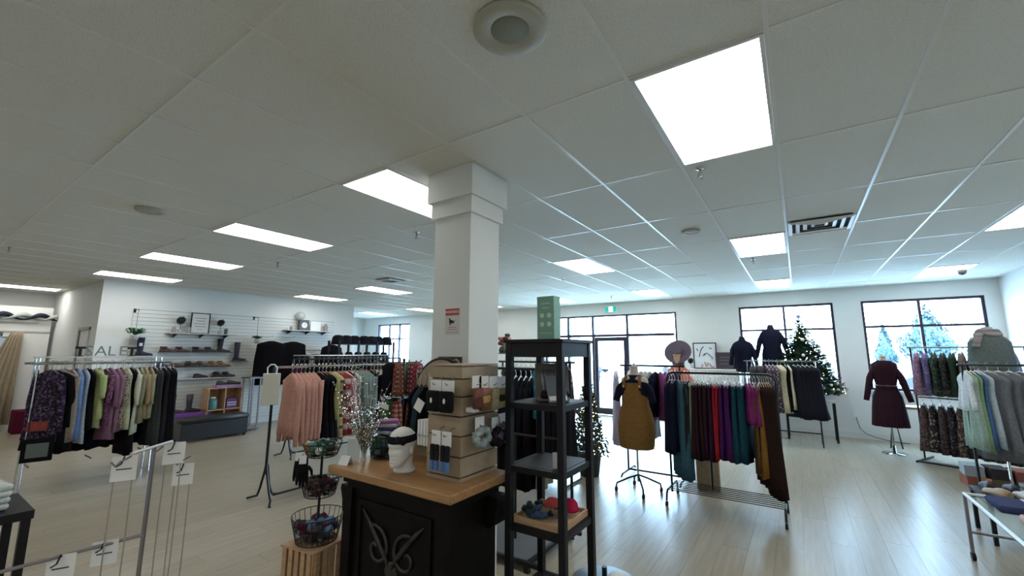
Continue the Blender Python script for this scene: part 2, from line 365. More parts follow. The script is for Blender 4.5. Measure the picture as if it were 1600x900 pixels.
# the light over the fitting rooms
t = thing('ceiling_light', 'bright ceiling light above the striped garland and fitting room curtain at far left', 'light', (-13.75, 1.55, HZ-.004), 0, 'ceiling light panels')
for nm, me in (('frame', lf), ('diffuser', ld)):
    o = bpy.data.objects.new(nm, me); COL.objects.link(o); o.parent = t
def vent(x, y, s, label):
    t = thing('ceiling_vent', label, 'vent', (x, y, HZ-.008), 0, 'ceiling vents')
    G = mat('vent_grey', (.7, .71, .72), .4)
    obj('backing', MB().box(-s/2+.02, s/2-.02, -s/2+.02, s/2-.02, -.002, .002), DRK, t)
    for i in range(4):
        a = s/2*(1-.24*i); b = a-.035
        z0 = -.03+.006*i; z1 = z0+.012
        mb = MB()
        for q in (((-a, -a), (a, -a), (b, -b), (-b, -b)), ((a, -a), (a, a), (b, b), (b, -b)), ((a, a), (-a, a), (-b, b), (b, b)), ((-a, a), (-a, -a), (-b, -b), (-b, b))):
            mb.rings([[(q[0][0], q[0][1], z1), (q[1][0], q[1][1], z1), (q[2][0], q[2][1], z0), (q[3][0], q[3][1], z0)], [(q[0][0], q[0][1], z1+.004), (q[1][0], q[1][1], z1+.004), (q[2][0], q[2][1], z0+.004), (q[3][0], q[3][1], z0+.004)]])
        obj('louvre', mb, G, t)
vent(.3, 5.44, .56, 'square louvred ceiling vent with stepped grey louvres between two light panels on the right')
vent(-6.35, 5.3, .42, 'small dark square ceiling vent left of the column above the clothes racks')
def speaker(x, y, r, label, inner):
    t = thing('ceiling_speaker', label, 'speaker', (x, y, HZ-.006), 0, 'ceiling speakers')
    obj('rim', MB().lathe([(r*.5, -.004), (r*.62, -.012), (r*.95, -.014), (r, -.006), (r, .006), (r*.5, .006)], n=40), mat('speaker_rim', (.44, .43, .36), .6), t, True)
    obj('grille', MB().lathe([(.001, -.012), (r*.48, -.009), (r*.55, -.003)], n=32), mat('speaker_grille_'+inner, (.26, .27, .20) if inner == 'dark' else (.5, .5, .48), .7, bump=.6, bscale=300), t, True, label='darker perforated round grille' if inner == 'dark' else None)
speaker(-.91, 1.335, .157, 'large round cream ceiling speaker with darker centre at the top of the picture', 'dark')
speaker(-.9, 4.98, .10, 'round white ceiling speaker between two light panels right of the column', 'light')
speaker(-5.15, 1.32, .12, 'faint round flush ceiling speaker over the left part of the shop', 'light')
spr = None
for i, (x, y, lb) in enumerate([(-.5, 3.27, 'silver sprinkler head just below the big square light panel'), (-.44, 6.98, 'dark sprinkler head under the second light panel right of the column'), (-3.53, 3.29, 'dark sprinkler head just left of the column'), (-6.57, 3.29, 'small sprinkler head between the long light panels on the left'),
        (-3.5, 6.9, 'sprinkler head above the green display box'), (-3.65, 9.76, 'sprinkler head on the ceiling above the exit sign'), (-8.54, .81, 'lone small sprinkler head on the ceiling far left'), (-.45, 9.9, 'sprinkler head beside the light panel nearest the window'), (-6.6, 6.9, 'sprinkler head left of the column near the square vent')]):
    t = thing('sprinkler_head', lb, 'sprinkler', (x, y, HZ-.002), 0, 'ceiling sprinklers')
    obj('escutcheon', MB().lathe([(.03, .002), (.032, -.004), (.012, -.012)], n=14), CHR, t, True)
    obj('body', MB().tube([(0, 0, -.01), (0, 0, -.05)], .008).tube([(-.013, 0, -.03), (-.013, 0, -.055), (0, 0, -.07), (.013, 0, -.055), (.013, 0, -.03)], .003, 5), GRYM, t)
    obj('deflector', MB().lathe([(.02, -.072), (.02, -.076), (.004, -.078)], n=12), GRYM, t)
t = thing('dome_camera', 'small grey dome security camera on the ceiling near the right wall', 'camera', (2.3, 9.6, HZ))
obj('base', MB().lathe([(.07, 0), (.07, -.04), (.055, -.05)], n=20), mat('camera_base', (.5, .5, .5), .5), t, True)
obj('dome', MB().lathe([(.055, -.05), (.053, -.075), (.04, -.1), (.018, -.113), (.002, -.116)], n=20), mat('camera_dome', (.05, .05, .06), .1), t, True)
# exit sign
t = thing('exit_sign', 'green and white running man exit sign on the wall above the entrance door', 'sign', (-4.2, YW-.03, 2.87))
obj('housing', MB().box(-.17, .17, -.02, .03, -.085, .085, .008), WPL, t)
obj('green_panel', MB().box(-.155, -.06, -.026, -.02, -.07, .07).box(.06, .155, -.026, -.02, -.07, .07), mat('exit_green', (.0, .35, .27), .5, emit=.8), t)
obj('lit_panel', MB().box(-.06, .06, -.025, -.02, -.07, .07), mat('exit_white', (.8, .95, .9), .5, emit=.9), t)
obj('running_man', MB().tube([(.0, -.028, .012), (-.008, -.028, -.015), (-.028, -.028, -.03), (-.03, -.028, -.05)], .006, 6).tube([(-.008, -.028, -.015), (.014, -.028, -.03), (.028, -.028, -.052)], .006, 6).tube([(0, -.028, .012), (.022, -.028, .0), (.03, -.028, .012)], .005, 6).tube([(0, -.028, .012), (-.02, -.028, .008), (-.027, -.028, -.008)], .005, 6).ball((.006, -.028, .034), .01), MATS['exit_green'], t)
# text helper
def text(name, s, size, m, parent, loc, rot, ext=.001, align='CENTER', label=None):
    cu = bpy.data.curves.new(name, 'FONT'); cu.body = s; cu.size = size; cu.extrude = ext; cu.align_x = align; cu.align_y = 'CENTER'; cu.resolution_u = 2
    o = bpy.data.objects.new(name, cu); COL.objects.link(o)
    dg = bpy.context.evaluated_depsgraph_get(); me = bpy.data.meshes.new_from_object(o.evaluated_get(dg)); bpy.data.objects.remove(o)
    me.materials.clear(); me.materials.append(m); me.name = name
    o = bpy.data.objects.new(name, me); COL.objects.link(o)
    if parent: o.parent = parent
    o.location = loc; o.rotation_euler = rot
    if label: o['label'] = label
    return o
# column signs
t = thing('security_notice', 'small white notice with a red heading and black camera picture on the column', 'sign', (-2.048, 2.284, 1.9))
obj('sheet', MB().box(-.068, .068, -.003, 0, -.095, .095), mat('notice_paper', (.62, .62, .58), .6), t)
obj('red_heading', MB().box(-.066, .066, -.0045, -.003, .045, .092), mat('notice_red', (.42, .05, .06), .6), t)
text('heading_lettering', 'WARNING', .03, mat('notice_cream', (.75, .70, .66), .6), t, (0, -.0055, .068), (R(90), 0, 0))
obj('camera_picture', MB().prism([(-.03, .03), (-.012, .012), (.012, .006), (.012, -.002), (.03, .01), (.012, -.014), (-.01, -.012), (-.02, -.03), (-.026, -.01)], -.0045, -.003, 'y'), BLK, t)
obj('small_print', MB().box(-.035, .04, -.004, -.003, -.045, -.04).box(-.04, .045, -.004, -.003, -.06, -.055).box(-.05, .055, -.004, -.003, -.08, -.076), mat('notice_print', (.45, .22, .22), .6), t)
t = thing('small_photo_print', 'dark landscape photo print stuck on the column above the slatwall tower', 'picture', (-2.06, 2.284, 1.61))
obj('print', MB().box(-.11, .11, -.004, 0, -.04, .04), mat('photo_dark', (.025, .02, .018), .4, noise=.6, nscale=14), t)
obj('figure_shape', MB().tube([(.03, -.005, -.03), (.035, -.005, .01), (.06, -.005, .022), (.085, -.005, .005), (.09, -.005, -.03)], .007, 6).ball((-.04, -.004, -.005), .022, sq=(1, .15, 1.4)), mat('photo_figure', (.35, .26, .2), .5), t)

# ------------------------------------------------------------------ garments
def garment(kind, color, L=.75, w=.2, th=.05, flare=1.1, pat='plain', c2=None, c3=None, loc=(0, 0, 0), rz=0, label='', group='', sl=None, hanger='wood', cat=None, seed=None, front=None, sag=0.):
    """hanging garment: origin is the rail point, body plane is local X, thickness local Y"""
    rnd = random.Random(seed if seed is not None else random.random())
    m = fabric(color, pat, c2, c3); mb = MB(); K = 28
    tops = {'top': 1, 'sweater': 1, 'dress': 1, 'coat': 1}.get(kind, 0)
    zt = -.10 if tops else -.13
    rs = []; ph = rnd.uniform(0, 6.28); nf = rnd.choice((5, 6, 7)); ph2 = rnd.uniform(0, 6.28)
    if tops: prof = [(0, .22, .5), (.012, .36, .55), (.035, .68, .7), (.06, .94, .8), (.09, 1.0, .9), (.16, .92, 1.), (.28, .86, 1.05), (.45, .9, 1.1), (.62, .96, 1.2), (.8, 1.02, 1.25), (1., 1.06, 1.3)]
    else: prof = [(0, .72, .55), (.03, .73, .6), (.06, .72, .6), (.08, .76, .75), (.2, .84, .9), (.4, .9, 1.), (.6, .95, 1.1), (.8, 1.0, 1.2), (1., 1.04, 1.25)]
    for t, a, b in prof:
        if tops and t <= .09: z = zt-(t/.09)*.10
        else: z = zt-((.10+(t-.09)/.91*(L-.10)) if tops else t*L)
        fl = 1+(flare-1)*t; ring = []
        sx = sag*t*t
        for k in range(K):
            an = 2*math.pi*k/K; c, s = math.cos(an), math.sin(an)
            e = .75
            x = w*a*fl*math.copysign(abs(c)**e, c); y = th*b*fl*math.copysign(abs(s)**e, s)
            f = t**.7
            y *= 1+.38*f*math.sin(nf*an+ph+t*1.3); y += .010*f*math.sin(x*40+ph2)
            x *= 1+.035*f*math.sin(3*an+ph2)
            zz = z-(.012*math.sin(2*an+ph) if t == 1. else 0)
            ring.append((x+sx*.3, y+sx, zz))
        rs.append(ring)
    mb.rings(rs)
    o = obj({'top': 'hanging_blouse', 'sweater': 'hanging_sweater', 'dress': 'hanging_dress', 'coat': 'hanging_jacket', 'skirt': 'hanging_skirt', 'trousers': 'hanging_trousers'}[kind], mb, m, smooth=True, loc=loc, rz=rz)
    tag(o, label, cat or {'top': 'blouse', 'sweater': 'sweater', 'dress': 'dress', 'coat': 'jacket', 'skirt': 'skirt', 'trousers': 'trousers'}[kind], group)
    if tops and sl:
        for sgn in (-1, 1):
            sb = MB(); pts = []; rr = []
            for i in range(7):
                u = i/6
                pts.append((sgn*(w*.86+.05*math.sin(u*1.6)+.015*u), .012*math.sin(3*u+ph)+th*.15, zt-.085-u*sl)); rr.append(.052*(1-.38*u)+.004*math.sin(9*u+ph))
            sb.tube(pts, rr, 10)
            for q in range(len(sb.v)):
                v = sb.v[q]; sb.v[q] = (v[0], v[1]*.8, v[2])
            obj('sleeve', sb, m, o, True)
    hw = w*.9 if tops else w*.62
    hm = {'wood': mat('hanger_wood', (.42, .28, .16), .5), 'clear': CLR, 'black': BLK, 'white': WPL, 'chrome': CHR}[hanger]
    hb = MB().tube([(-hw, 0, zt-.075 if tops else zt+.015), (-hw*.5, 0, zt-.025 if tops else zt+.03), (0, 0, zt+.015 if tops else zt+.045), (hw*.5, 0, zt-.025 if tops else zt+.03), (hw, 0, zt-.075 if tops else zt+.015)], .006, 6)
    if not tops: hb.box(-hw-.01, -hw+.015, -.012, .012, zt-.025, zt+.02).box(hw-.015, hw+.01, -.012, .012, zt-.025, zt+.02)
    h = obj('hanger', hb, hm, o)
    obj('hook', MB().tube([(0, 0, zt+.01 if tops else zt+.045), (0, 0, -.045), (0, .016, -.02), (0, .016, .004), (0, 0, .016), (0, -.015, .004)], .0028, 5), CHR, h)
    return o
ALLHANG = []
def fill_rack(items, place, group, where, jit=.12, hanger='black'):
    """items: list of dict; place(t) -> (loc, rz)."""
    n = len(items)
    for i, it in enumerate(items):
        it = dict(it); s = it.pop('s'); cn = it.pop('cn'); kind = it.pop('kind'); color = it.pop('color')
        loc, rz = place(s)
        rz += it.pop('turn', random.uniform(-jit, jit))
        nm = {'top': 'blouse', 'sweater': 'sweater', 'dress': 'dress', 'coat': 'jacket', 'skirt': 'skirt', 'trousers': 'trousers'}[kind]
        lb = '%s %s, %s from left %s' % (cn, nm, ORD[i], where)
        garment(kind, color, loc=loc, rz=rz, label=lb, group=group, hanger=it.pop('hanger', hanger), **it)
def G(s, cn, kind, color, L, **k): return dict(s=s, cn=cn, kind=kind, color=color, L=L, **k)

NAVY = (.009, .011, .026); CHAR = (.018, .018, .022); TEAL = (.035, .09, .125); TEALD = (.01, .052, .075); PLUM = (.03, .01, .028); PURP = (.06, .012, .09); REDC = (.33, .018, .028)
MAG = (.19, .025, .13); MUST = (.20, .10, .022); BRN = (.024, .013, .011); SAGE = (.26, .30, .20); BLACK = (.006, .0055, .008); PINK = (.47, .25, .20); CREAM = (.60, .56, .43); OLIVE = (.30, .28, .12)

# ---------------- rack 1: black boot rack, right of centre
def caster(mb, x, y, r=.028):
    mb.tube([(x-.012, y, r), (x+.012, y, r)], r, 14)
t = thing('clothes_rack', 'black metal clothes rack with a slatted wire base shelf, full of dark skirts and dresses', 'rack', (-.79, 5.37, 0))
for sx in (-1, 1):
    X = sx*.56
    obj('end_post', MB().tube([(X, 0, .09), (X, 0, 1.38), (X-sx*.02, 0, 1.43), (X-sx*.07, 0, 1.45)], .013), BLKM, t)
    obj('foot', MB().tube([(X, -.26, .06), (X, -.24, .13), (X, -.2, .16), (X, .2, .16), (X, .24, .13), (X, .26, .06)], .012), BLKM, t)
    for sy in (-1, 1):
        mb = MB(); caster(mb, X, sy*.26); obj('caster', mb, BLK, t)
obj('top_rail', MB().tube([(-.5, 0, 1.45), (.5, 0, 1.45)], .013), BLKM, t)
obj('centre_post', MB().tube([(-.14, .1, .15), (-.14, .1, 1.02)], .013), BLKM, t)
for i in range(7): obj('shelf_wire', MB().tube([(-.56, -.2+i*.066, .165), (.56, -.2+i*.066, .165)], .005, 6), BLKM, t)
it = []
for x in (-1.315, -1.285, -1.255): it.append(G(x, 'dark navy', 'dress', NAVY, .80, w=.17, th=.035))
for x in (-1.215, -1.185): it.append(G(x, 'long teal', 'dress', TEAL, 1.06, w=.17, th=.04, flare=1.35, turn=.45))
it.append(G(-1.14, 'black', 'dress', BLACK, .82, w=.17, th=.03)); it.append(G(-1.11, 'charcoal', 'dress', CHAR, .86, w=.17, th=.03))
it.append(G(-1.07, 'sage green', 'skirt', SAGE, .76, w=.17, th=.02))
for i, x in enumerate((-1.035, -1.0, -.965, -.93, -.895, -.86)): it.append(G(x, ('dark plum' if i % 2 else 'deep brown'), 'skirt', PLUM if i % 2 else BRN, .78+.01*(i % 3), w=.2, th=.03))
for x in (-.82, -.785): it.append(G(x, 'bright red', 'skirt', REDC, .78, w=.19, th=.022))
for x in (-.75, -.715, -.68): it.append(G(x, 'deep purple', 'skirt', PURP, .77, w=.19, th=.026))
for x in (-.645, -.61, -.575, -.54): it.append(G(x, 'dark teal', 'skirt', TEALD, .78, w=.2, th=.028))
for x in (-.50, -.47, -.44): it.append(G(x, 'magenta short', 'top', MAG, .42, w=.17, th=.03, turn=.25))
it.append(G(-.415, 'brown', 'skirt', (.10, .05, .025), .86, w=.18, th=.03)); it.append(G(-.385, 'mustard brown', 'skirt', MUST, .90, w=.18, th=.03))
for i, x in enumerate((-.375, -.355, -.335, -.315, -.295)): it.append(G(x, 'long dark brown', 'dress', BRN, 1.00+.03*i, w=.155, th=.038, flare=1.12, turn=.25+.03*i, hanger='wood'))
fill_rack(it, lambda s: ((s, 5.37, 1.452), R(90)), 'clothes on the black rack with the wire base', 'on the wire based rack', hanger='clear')

# ---------------- rack 2: small rack behind the mustard dress
t = thing('clothes_rack', 'black clothes rack with a straight silver bar behind the mustard dress form', 'rack', (-1.75, 6.15, 0))
for sy in (-1, 1):
    obj('post', MB().tube([(sy*.38, 0, .05), (sy*.38, 0, 1.5)], .014), BLKM, t)
    obj('foot', MB().tube([(sy*.38, -.3, .02), (sy*.38, -.25, .05), (sy*.38, .25, .05), (sy*.38, .3, .02)], .013), BLKM, t)
obj('top_rail', MB().tube([(-.45, 0, 1.5), (.45, 0, 1.5)], .014), BLKM, t)
obj('base_bar', MB().tube([(-.38, 0, .06), (.38, 0, .06)], .013), BLKM, t)
it = [G(-2.27, 'pale lavender', 'dress', (.48, .47, .62), 1.0, w=.2, th=.04, flare=1.2, turn=.35), G(-2.07, 'white', 'dress', (.68, .68, .70), .92, w=.2, th=.04, turn=.4), G(-1.98, 'grey', 'dress', (.30, .30, .31), .9, w=.2, th=.04)]
for x in (-1.9, -1.84, -1.78): it.append(G(x, 'light grey', 'dress', (.42, .42, .44), .9, w=.2, th=.04))
it += [G(-1.7, 'navy', 'top', NAVY, .6, w=.2, th=.04, sl=.5), G(-1.62, 'purple', 'sweater', (.22, .06, .19), .62, w=.21, th=.04, sl=.5, turn=.5), G(-1.55, 'magenta', 'sweater', (.27, .08, .22), .62, w=.21, th=.04, sl=.5, turn=.5), G(-1.49, 'dark plum', 'dress', PLUM, .85, w=.2, th=.04), G(-1.43, 'dark plum', 'dress', PLUM, .9, w=.2, th=.04)]
fill_rack(it, lambda s: ((s, 6.15, 1.515), R(90)), 'clothes behind the mustard dress form', 'on the rack behind the mustard dress', hanger='white')

# ---------------- dress forms
SKIN = mat('form_linen', (.50, .45, .40), .7, bump=.1, bscale=200)
def torso_rings(z0=.0, s=1.):
    pr = [(-.02, .10, .075), (.0, .155, .105), (.08, .17, .115), (.16, .155, .105), (.26, .125, .088), (.34, .135, .095), (.42, .16, .115), (.50, .165, .115), (.56, .175, .10), (.60, .165, .08), (.625, .11, .065), (.645, .062, .055), (.69, .052, .05), (.73, .05, .048), (.735, .03, .03)]
    return [(z0+a*s, b*s, c*s) for a, b, c in pr]
def dress_form(loc, label, stand='tripod', zb=.82, rz=0, topmat=None):
    t = thing('dress_form', label, 'mannequin', loc, rz)
    mb = MB(); mb.rings([[(b*math.cos(a), c*math.sin(a), z) for a in [2*math.pi*k/24 for k in range(24)]] for z, b, c in torso_rings(zb)])
    obj('torso', mb, SKIN, t, True)
    obj('neck_cap', MB().lathe([(.05, zb+.73), (.05, zb+.75), (.02, zb+.765), (.012, zb+.79), (.001, zb+.8)], n=16), SKIN, t, True)
    obj('pole', MB().tube([(0, 0, .12), (0, 0, zb)], .014), CHR, t)
    if stand == 'tripod':
        for k in range(4):
            a = k*math.pi/2+.5
            obj('leg', MB().tube([(0, 0, .2), (.12*math.cos(a), .12*math.sin(a), .16), (.26*math.cos(a), .26*math.sin(a), .10), (.27*math.cos(a), .27*math.sin(a), .05)], .011), BLKM, t)
            mb = MB(); caster(mb, .27*math.cos(a), .27*math.sin(a)); obj('caster', mb, BLK, t)
    else:
        obj('base', MB().lathe([(.17, 0), (.17, .012), (.03, .02), (.018, .14)], n=28), CHR, t, True)
    return t
dress_form((-1.76, 5.42, 0), 'linen dress form on a wheeled stand wearing the mustard pinafore', zb=.76)
def clothes_on(name, label, cat, color, loc, rz, zb, prof, pat='plain', c2=None, c3=None, sleeve=None, sm=None, spread=.12):
    """worn garment: rings following the torso then flaring. prof: (z,halfx,halfy)"""
    mb = MB(); K = 36; rs = []
    for i, (z, b, c) in enumerate(prof):
        f = max(0, (prof[0][0]-z)-.35)
        rs.append([(b*math.cos(a)*(1+.05*f*math.sin(9*a)), c*math.sin(a)*(1+.10*f*math.sin(9*a+1)), z) for a in [2*math.pi*k/K for k in range(K)]])
    mb.rings(rs, cap=False)
    m = fabric(color, pat, c2, c3)
    o = obj(name, mb, m, smooth=True, loc=loc, rz=rz); tag(o, label, cat)
    if sleeve:
        for s in (-1, 1):
            pts = [(s*(.115+.05*min(1, u*3)+u*spread), -.01-.03*u, prof[0][0]-.11-u*sleeve) for u in [i/9 for i in range(10)]]
            obj('sleeve', MB().tube(pts, [.03, .052]+[.054-.014*i/7 for i in range(8)], 12), sm or m, o, True)
    return o
# mustard pinafore over navy tee
p = [(1.36, .10, .08), (1.32, .165, .105), (1.26, .178, .12), (1.18, .17, .125), (1.05, .145, .11), (1.02, .15, .11)]
clothes_on('tee_shirt', 'navy short sleeved tee under the mustard pinafore on the form', 'top', NAVY, (-1.76, 5.42, 0), 0, .76, [(1.405, .075, .06)]+[(z, b*1.03, c*1.03) for z, b, c in p], sleeve=.22, spread=.07)
o = clothes_on('pinafore_dress', 'mustard corduroy pinafore dress on the form left of the dark clothes rack', 'dress', (.21, .113, .036), (-1.76, 5.42, 0), 0, .76, [(1.31, .14, .128), (1.2, .165, .133), (1.04, .17, .13), (.94, .2, .15), (.8, .225, .17), (.68, .225, .175), (.56, .21, .17), (.52, .20, .165)])
for s in (-1, 1): obj('strap', MB().tube([(s*.10, -.115, 1.24), (s*.10, -.11, 1.32), (s*.09, -.07, 1.385), (s*.09, .03, 1.385), (s*.09, .10, 1.25)], .018, 6), MATS[[k for k in MATS if k.startswith('fabric_plain_(0.21, 0.113')][0]], o, True)
for s in (-1, 1): obj('button', MB().ball((s*.10, -.136, 1.27), .014, sq=(1, .5, 1)), mat('brass_button', (.6, .45, .2), .3, 1.), o, True)
# maroon dress form by the window
dress_form((1.22, 9.85, 0), 'pale dress form on a round stand wearing the dark maroon dress', 'round', zb=.88)
clothes_on('maxi_dress', 'dark maroon long sleeved wrap dress on the form by the right window', 'dress', (.035, .014, .022), (1.22, 9.85, 0), 0, .8, [(1.56, .09, .07), (1.50, .178, .11), (1.42, .182, .125), (1.3, .17, .125), (1.15, .142, .105), (1.08, .15, .11), (.95, .2, .15), (.75, .225, .17), (.58, .24, .19), (.45, .25, .20)], sleeve=.58, spread=.13)
tag(obj('waist_tie', MB().tube([(1.22-.15, 9.85-.0, 1.13), (1.22-.1, 9.85-.1, 1.13), (1.22, 9.85-.125, 1.13), (1.32, 9.75, 1.13), (1.37, 9.85, 1.13)], .014).ball((1.22, 9.715, 1.13), .022), mat('tie_plum', (.08, .03, .05), .6), smooth=True), 'plum waist tie knotted around the maroon dress', 'belt')
bpy.data.objects['waist_tie'].parent = None
# mannequin with hat and coral top
t = thing('mannequin_bust', 'mannequin with brown hair and a linen neck, wearing the wide hat and coral top', 'mannequin', (-1.80, 8.0, 0))
SK2 = mat('mannequin_skin', (.52, .34, .25), .5)
mb = MB(); mb.rings([[(b*math.cos(a), c*math.sin(a), z) for a in [2*math.pi*k/24 for k in range(24)]] for z, b, c in torso_rings(.78)[:-2]])
obj('torso', mb, SK2, t, True)
HEADP = [(0, .016, .074, .045), (.03, .030, .082, .02), (.08, .040, .086, -.005), (.14, .048, .085, -.03), (.2, .054, .083, -.055), (.27, .060, .082, -.072), (.34, .065, .082, -.082), (.41, .069, .083, -.090), (.47, .071, .082, -.096), (.53, .073, .086, -.101), (.6, .075, .089, -.104), (.68, .076, .088, -.103), (.76, .073, .082, -.098), (.84, .066, .070, -.086), (.91, .053, .050, -.066), (.96, .036, .030, -.044), (.99, .016, .010, -.020), (1.0, .003, .0, -.008)]
def head_rings(zc, h, n=40):
    """a head facing local -Y"""
    k = h/.235; rs = []
    tab = []
    for a, b in zip(HEADP, HEADP[1:]):
        m_ = 3 if b[0] < .62 else 1
        for q in range(m_): tab.append(tuple(a[i]+(b[i]-a[i])*q/m_ for i in range(4)))
    tab.append(HEADP[-1])
    g = lambda v, m, w: math.exp(-((v-m)/w)**2)
    for u, hw, yf, yb in tab:
        ring = []
        for i in range(n):
            a = 2*math.pi*i/n; c, s_ = math.cos(a), math.sin(a)
            e = .9 if s_ < 0 else 1
            x = hw*math.copysign(abs(c)**e, c); mid = (-yf-yb)/2; ry = (yf-yb)/2; y = mid+ry*math.copysign(abs(s_)**e, s_)
            if s_ < -.3:
                y -= .026*g(x, 0, .011)*max(g(u, .36, .05), .55*g(u, .44, .07))+.010*g(x, 0, .020)*g(u, .17, .03)+.009*g(x, 0, .018)*g(u, .235, .022)-.007*g(x, 0, .03)*g(u, .2, .014)+.006*g(x, 0, .018)*g(u, .05, .05)
                y += .013*(g(x, .030, .015)+g(x, -.030, .015))*g(u, .47, .04)-.005*(g(x, .03, .02)+g(x, -.03, .02))*g(u, .545, .03)-.005*(g(x, .045, .02)+g(x, -.045, .02))*g(u, .35, .05)
                y -= .006*(g(x, .030, .010)+g(x, -.030, .010))*g(u, .47, .022)
            ring.append((x*k, y*k, zc-h/2+u*h))
        rs.append(ring)
    return rs
obj('head', MB().rings(head_rings(1.62, .25)), SK2, t, True)
obj('hair', MB().rings([[(.105*r_*math.cos(a), .03+.10*r_*math.sin(a), z) for a in [2*math.pi*k/18 for k in range(18)]] for z, r_ in ((1.42, .5), (1.46, .95), (1.55, 1.05), (1.66, 1.05), (1.72, .9), (1.755, .5))]), mat('brown_hair', (.09, .05, .03), .6, bump=.5, bscale=80), t, True)
obj('pole', MB().tube([(0, 0, .02), (0, 0, .8)], .014), CHR, t); obj('base', MB().lathe([(.16, 0), (.16, .015), (.02, .02)], n=24), CHR, t)
clothes_on('knit_sweater', 'coral knit top on the mannequin wearing the wide brimmed hat', 'top', (.62, .20, .14), (-1.80, 8.0, 0), 0, .78, [(1.47, .075, .065), (1.43, .12, .09), (1.37, .19, .12), (1.28, .195, .13), (1.15, .17, .12), (1.0, .18, .13), (.9, .2, .14)], sleeve=.5)
hb = MB(); 
hb.lathe([(.225, 0), (.232, .006), (.225, .012), (.14, .018), (.10, .024), (.096, .09), (.088, .118), (.06, .13), (.02, .125), (.001, .122)], n=36)
hb.xf(Matrix.Translation((-1.80, 8.03, 1.70)) @ Matrix.Rotation(R(62), 4, 'X') )
h = tag(obj('wide_brim_hat', hb, fabric((.16, .13, .17)), smooth=True), 'wide brimmed grey purple felt hat on the coral topped mannequin', 'hat')
# tall dark tops displayed before the window
for (x, y, zt_, wd, L_, lb, nm, slv) in ((-.98, 10.3, 2.02, .17, .66, 'black high neck sweater on a form left of the tree, wall behind', 'sweater', .46), (-.45, 10.45, 2.26, .185, .9, 'black long sleeved dress on the tall form in front of the window beside the tree', 'dress', .55)):
    t = thing('dress_form', ('short' if x < -.8 else 'tall')+' dark form standing left of the decorated tree, '+('nearest the framed print' if x < -.8 else 'in front of the window'), 'mannequin', (x, y, 0))
    mb = MB(); mb.rings([[(b*math.cos(a), c*math.sin(a), z) for a in [2*math.pi*k/24 for k in range(24)]] for z, b, c in torso_rings(zt_-.72)]); obj('torso', mb, BLK, t, True)
    obj('pole', MB().tube([(0, 0, .02), (0, 0, zt_-.72)], .014), CHR, t); obj('base', MB().lathe([(.16, 0), (.16, .015), (.02, .02)], n=24), CHR, t)
    clothes_on('black_'+nm, lb, nm, NAVY, (x, y, 0), 0, 0, [(zt_-.02, .055, .05), (zt_-.07, .07, .06), (zt_-.11, .15, .09), (zt_-.16, .195, .115), (zt_-.3, .19, .13), (zt_-.45, .16, .12), (zt_-.58, .19, .13), (zt_-L_, .21, .15)], sleeve=slv, spread=.13 if nm == 'dress' else .08)

# ---------------- rack 3 by the tree
t = thing('clothes_rack', 'slim silver clothes rack with black legs in front of the decorated tree', 'rack', (-.32, 9.85, 0))
for s in (-1, 1):
    obj('post', MB().tube([(s*.56, 0, .3), (s*.56, 0, 1.53)], .012), CHR, t)
    obj('leg', MB().tube([(s*.56, 0, .5), (s*.56, -.04, .35), (s*.56, -.22, .012)], .012), BLKM, t); obj('leg', MB().tube([(s*.56, 0, .5), (s*.56, .04, .35), (s*.56, .22, .012)], .012), BLKM, t)
obj('top_rail', MB().tube([(-.62, 0, 1.53), (.62, 0, 1.53)], .012), CHR, t); obj('base_bar', MB().tube([(-.56, 0, .22), (.56, 0, .22)], .012), BLKM, t)
it = []
fl_ = dict(pat='floral', c2=(.30, .26, .28), c3=(.16, .08, .12))
for i, x in enumerate((-.80, -.74, -.68, -.62)): it.append(G(x, 'dark charcoal', 'top', (.06, .06, .065), .8, w=.2, th=.05))
for i, x in enumerate((-.56, -.50, -.44)): it.append(G(x, 'grey floral', 'top', (.05, .04, .055), .80+.04*i, w=.22, th=.06, sl=.5, turn=.4, **fl_))
it.append(G(-.36, 'cream', 'dress', (.58, .52, .36), .85, w=.2, th=.06, turn=.55)); it.append(G(-.31, 'cream', 'dress', (.58, .52, .36), .88, w=.2, th=.05, turn=.5))
it.append(G(-.24, 'black', 'dress', BLACK, .85, w=.2, th=.05, turn=.3)); it.append(G(-.19, 'ivory', 'top', (.66, .62, .48), .8, w=.18, th=.03, turn=.3))
for x in (-.1, -.03, .04, .11, .18): it.append(G(x, 'black', 'dress', (.014, .014, .022), .95, w=.22, th=.06, flare=1.35, turn=.5))
fill_rack(it, lambda s: ((s, 9.85, 1.545), R(90)), 'clothes on the rack before the tree', 'on the rack before the decorated tree', hanger='white')

# ---------------- table + tree
t = thing('display_table', 'white topped table with black legs under the decorated tree', 'table', (.1, 10.52, 0))
obj('tabletop', MB().box(-.42, .42, -.2, .2, .735, .765, .004), WPL, t)
for sx in (-1, 1):
    for sy in (-1, 1): obj('leg', MB().box(sx*.39-.018, sx*.39+.018, sy*.17-.018, sy*.17+.018, 0, .735), BLK, t)
TX, TY = .06, 10.48; TZ = .765
t = thing('christmas_tree', 'decorated dark green fir tree standing on the table before the window', 'tree', (TX, TY, TZ))
obj('trunk', MB().tube([(0, 0, 0), (0, 0, 1.5)], [.03, .008], 8), mat('bark', (.08, .05, .03), .9), t)
obj('stand', MB().lathe([(.13, 0), (.13, .03), (.04, .05)], n=16), BLK, t)
mb = MB(); rt_ = random.Random(3); mb.lathe([(.38, .18), (.44, .26), (.26, .7), (.12, 1.15), (.01, 1.5)], n=14)
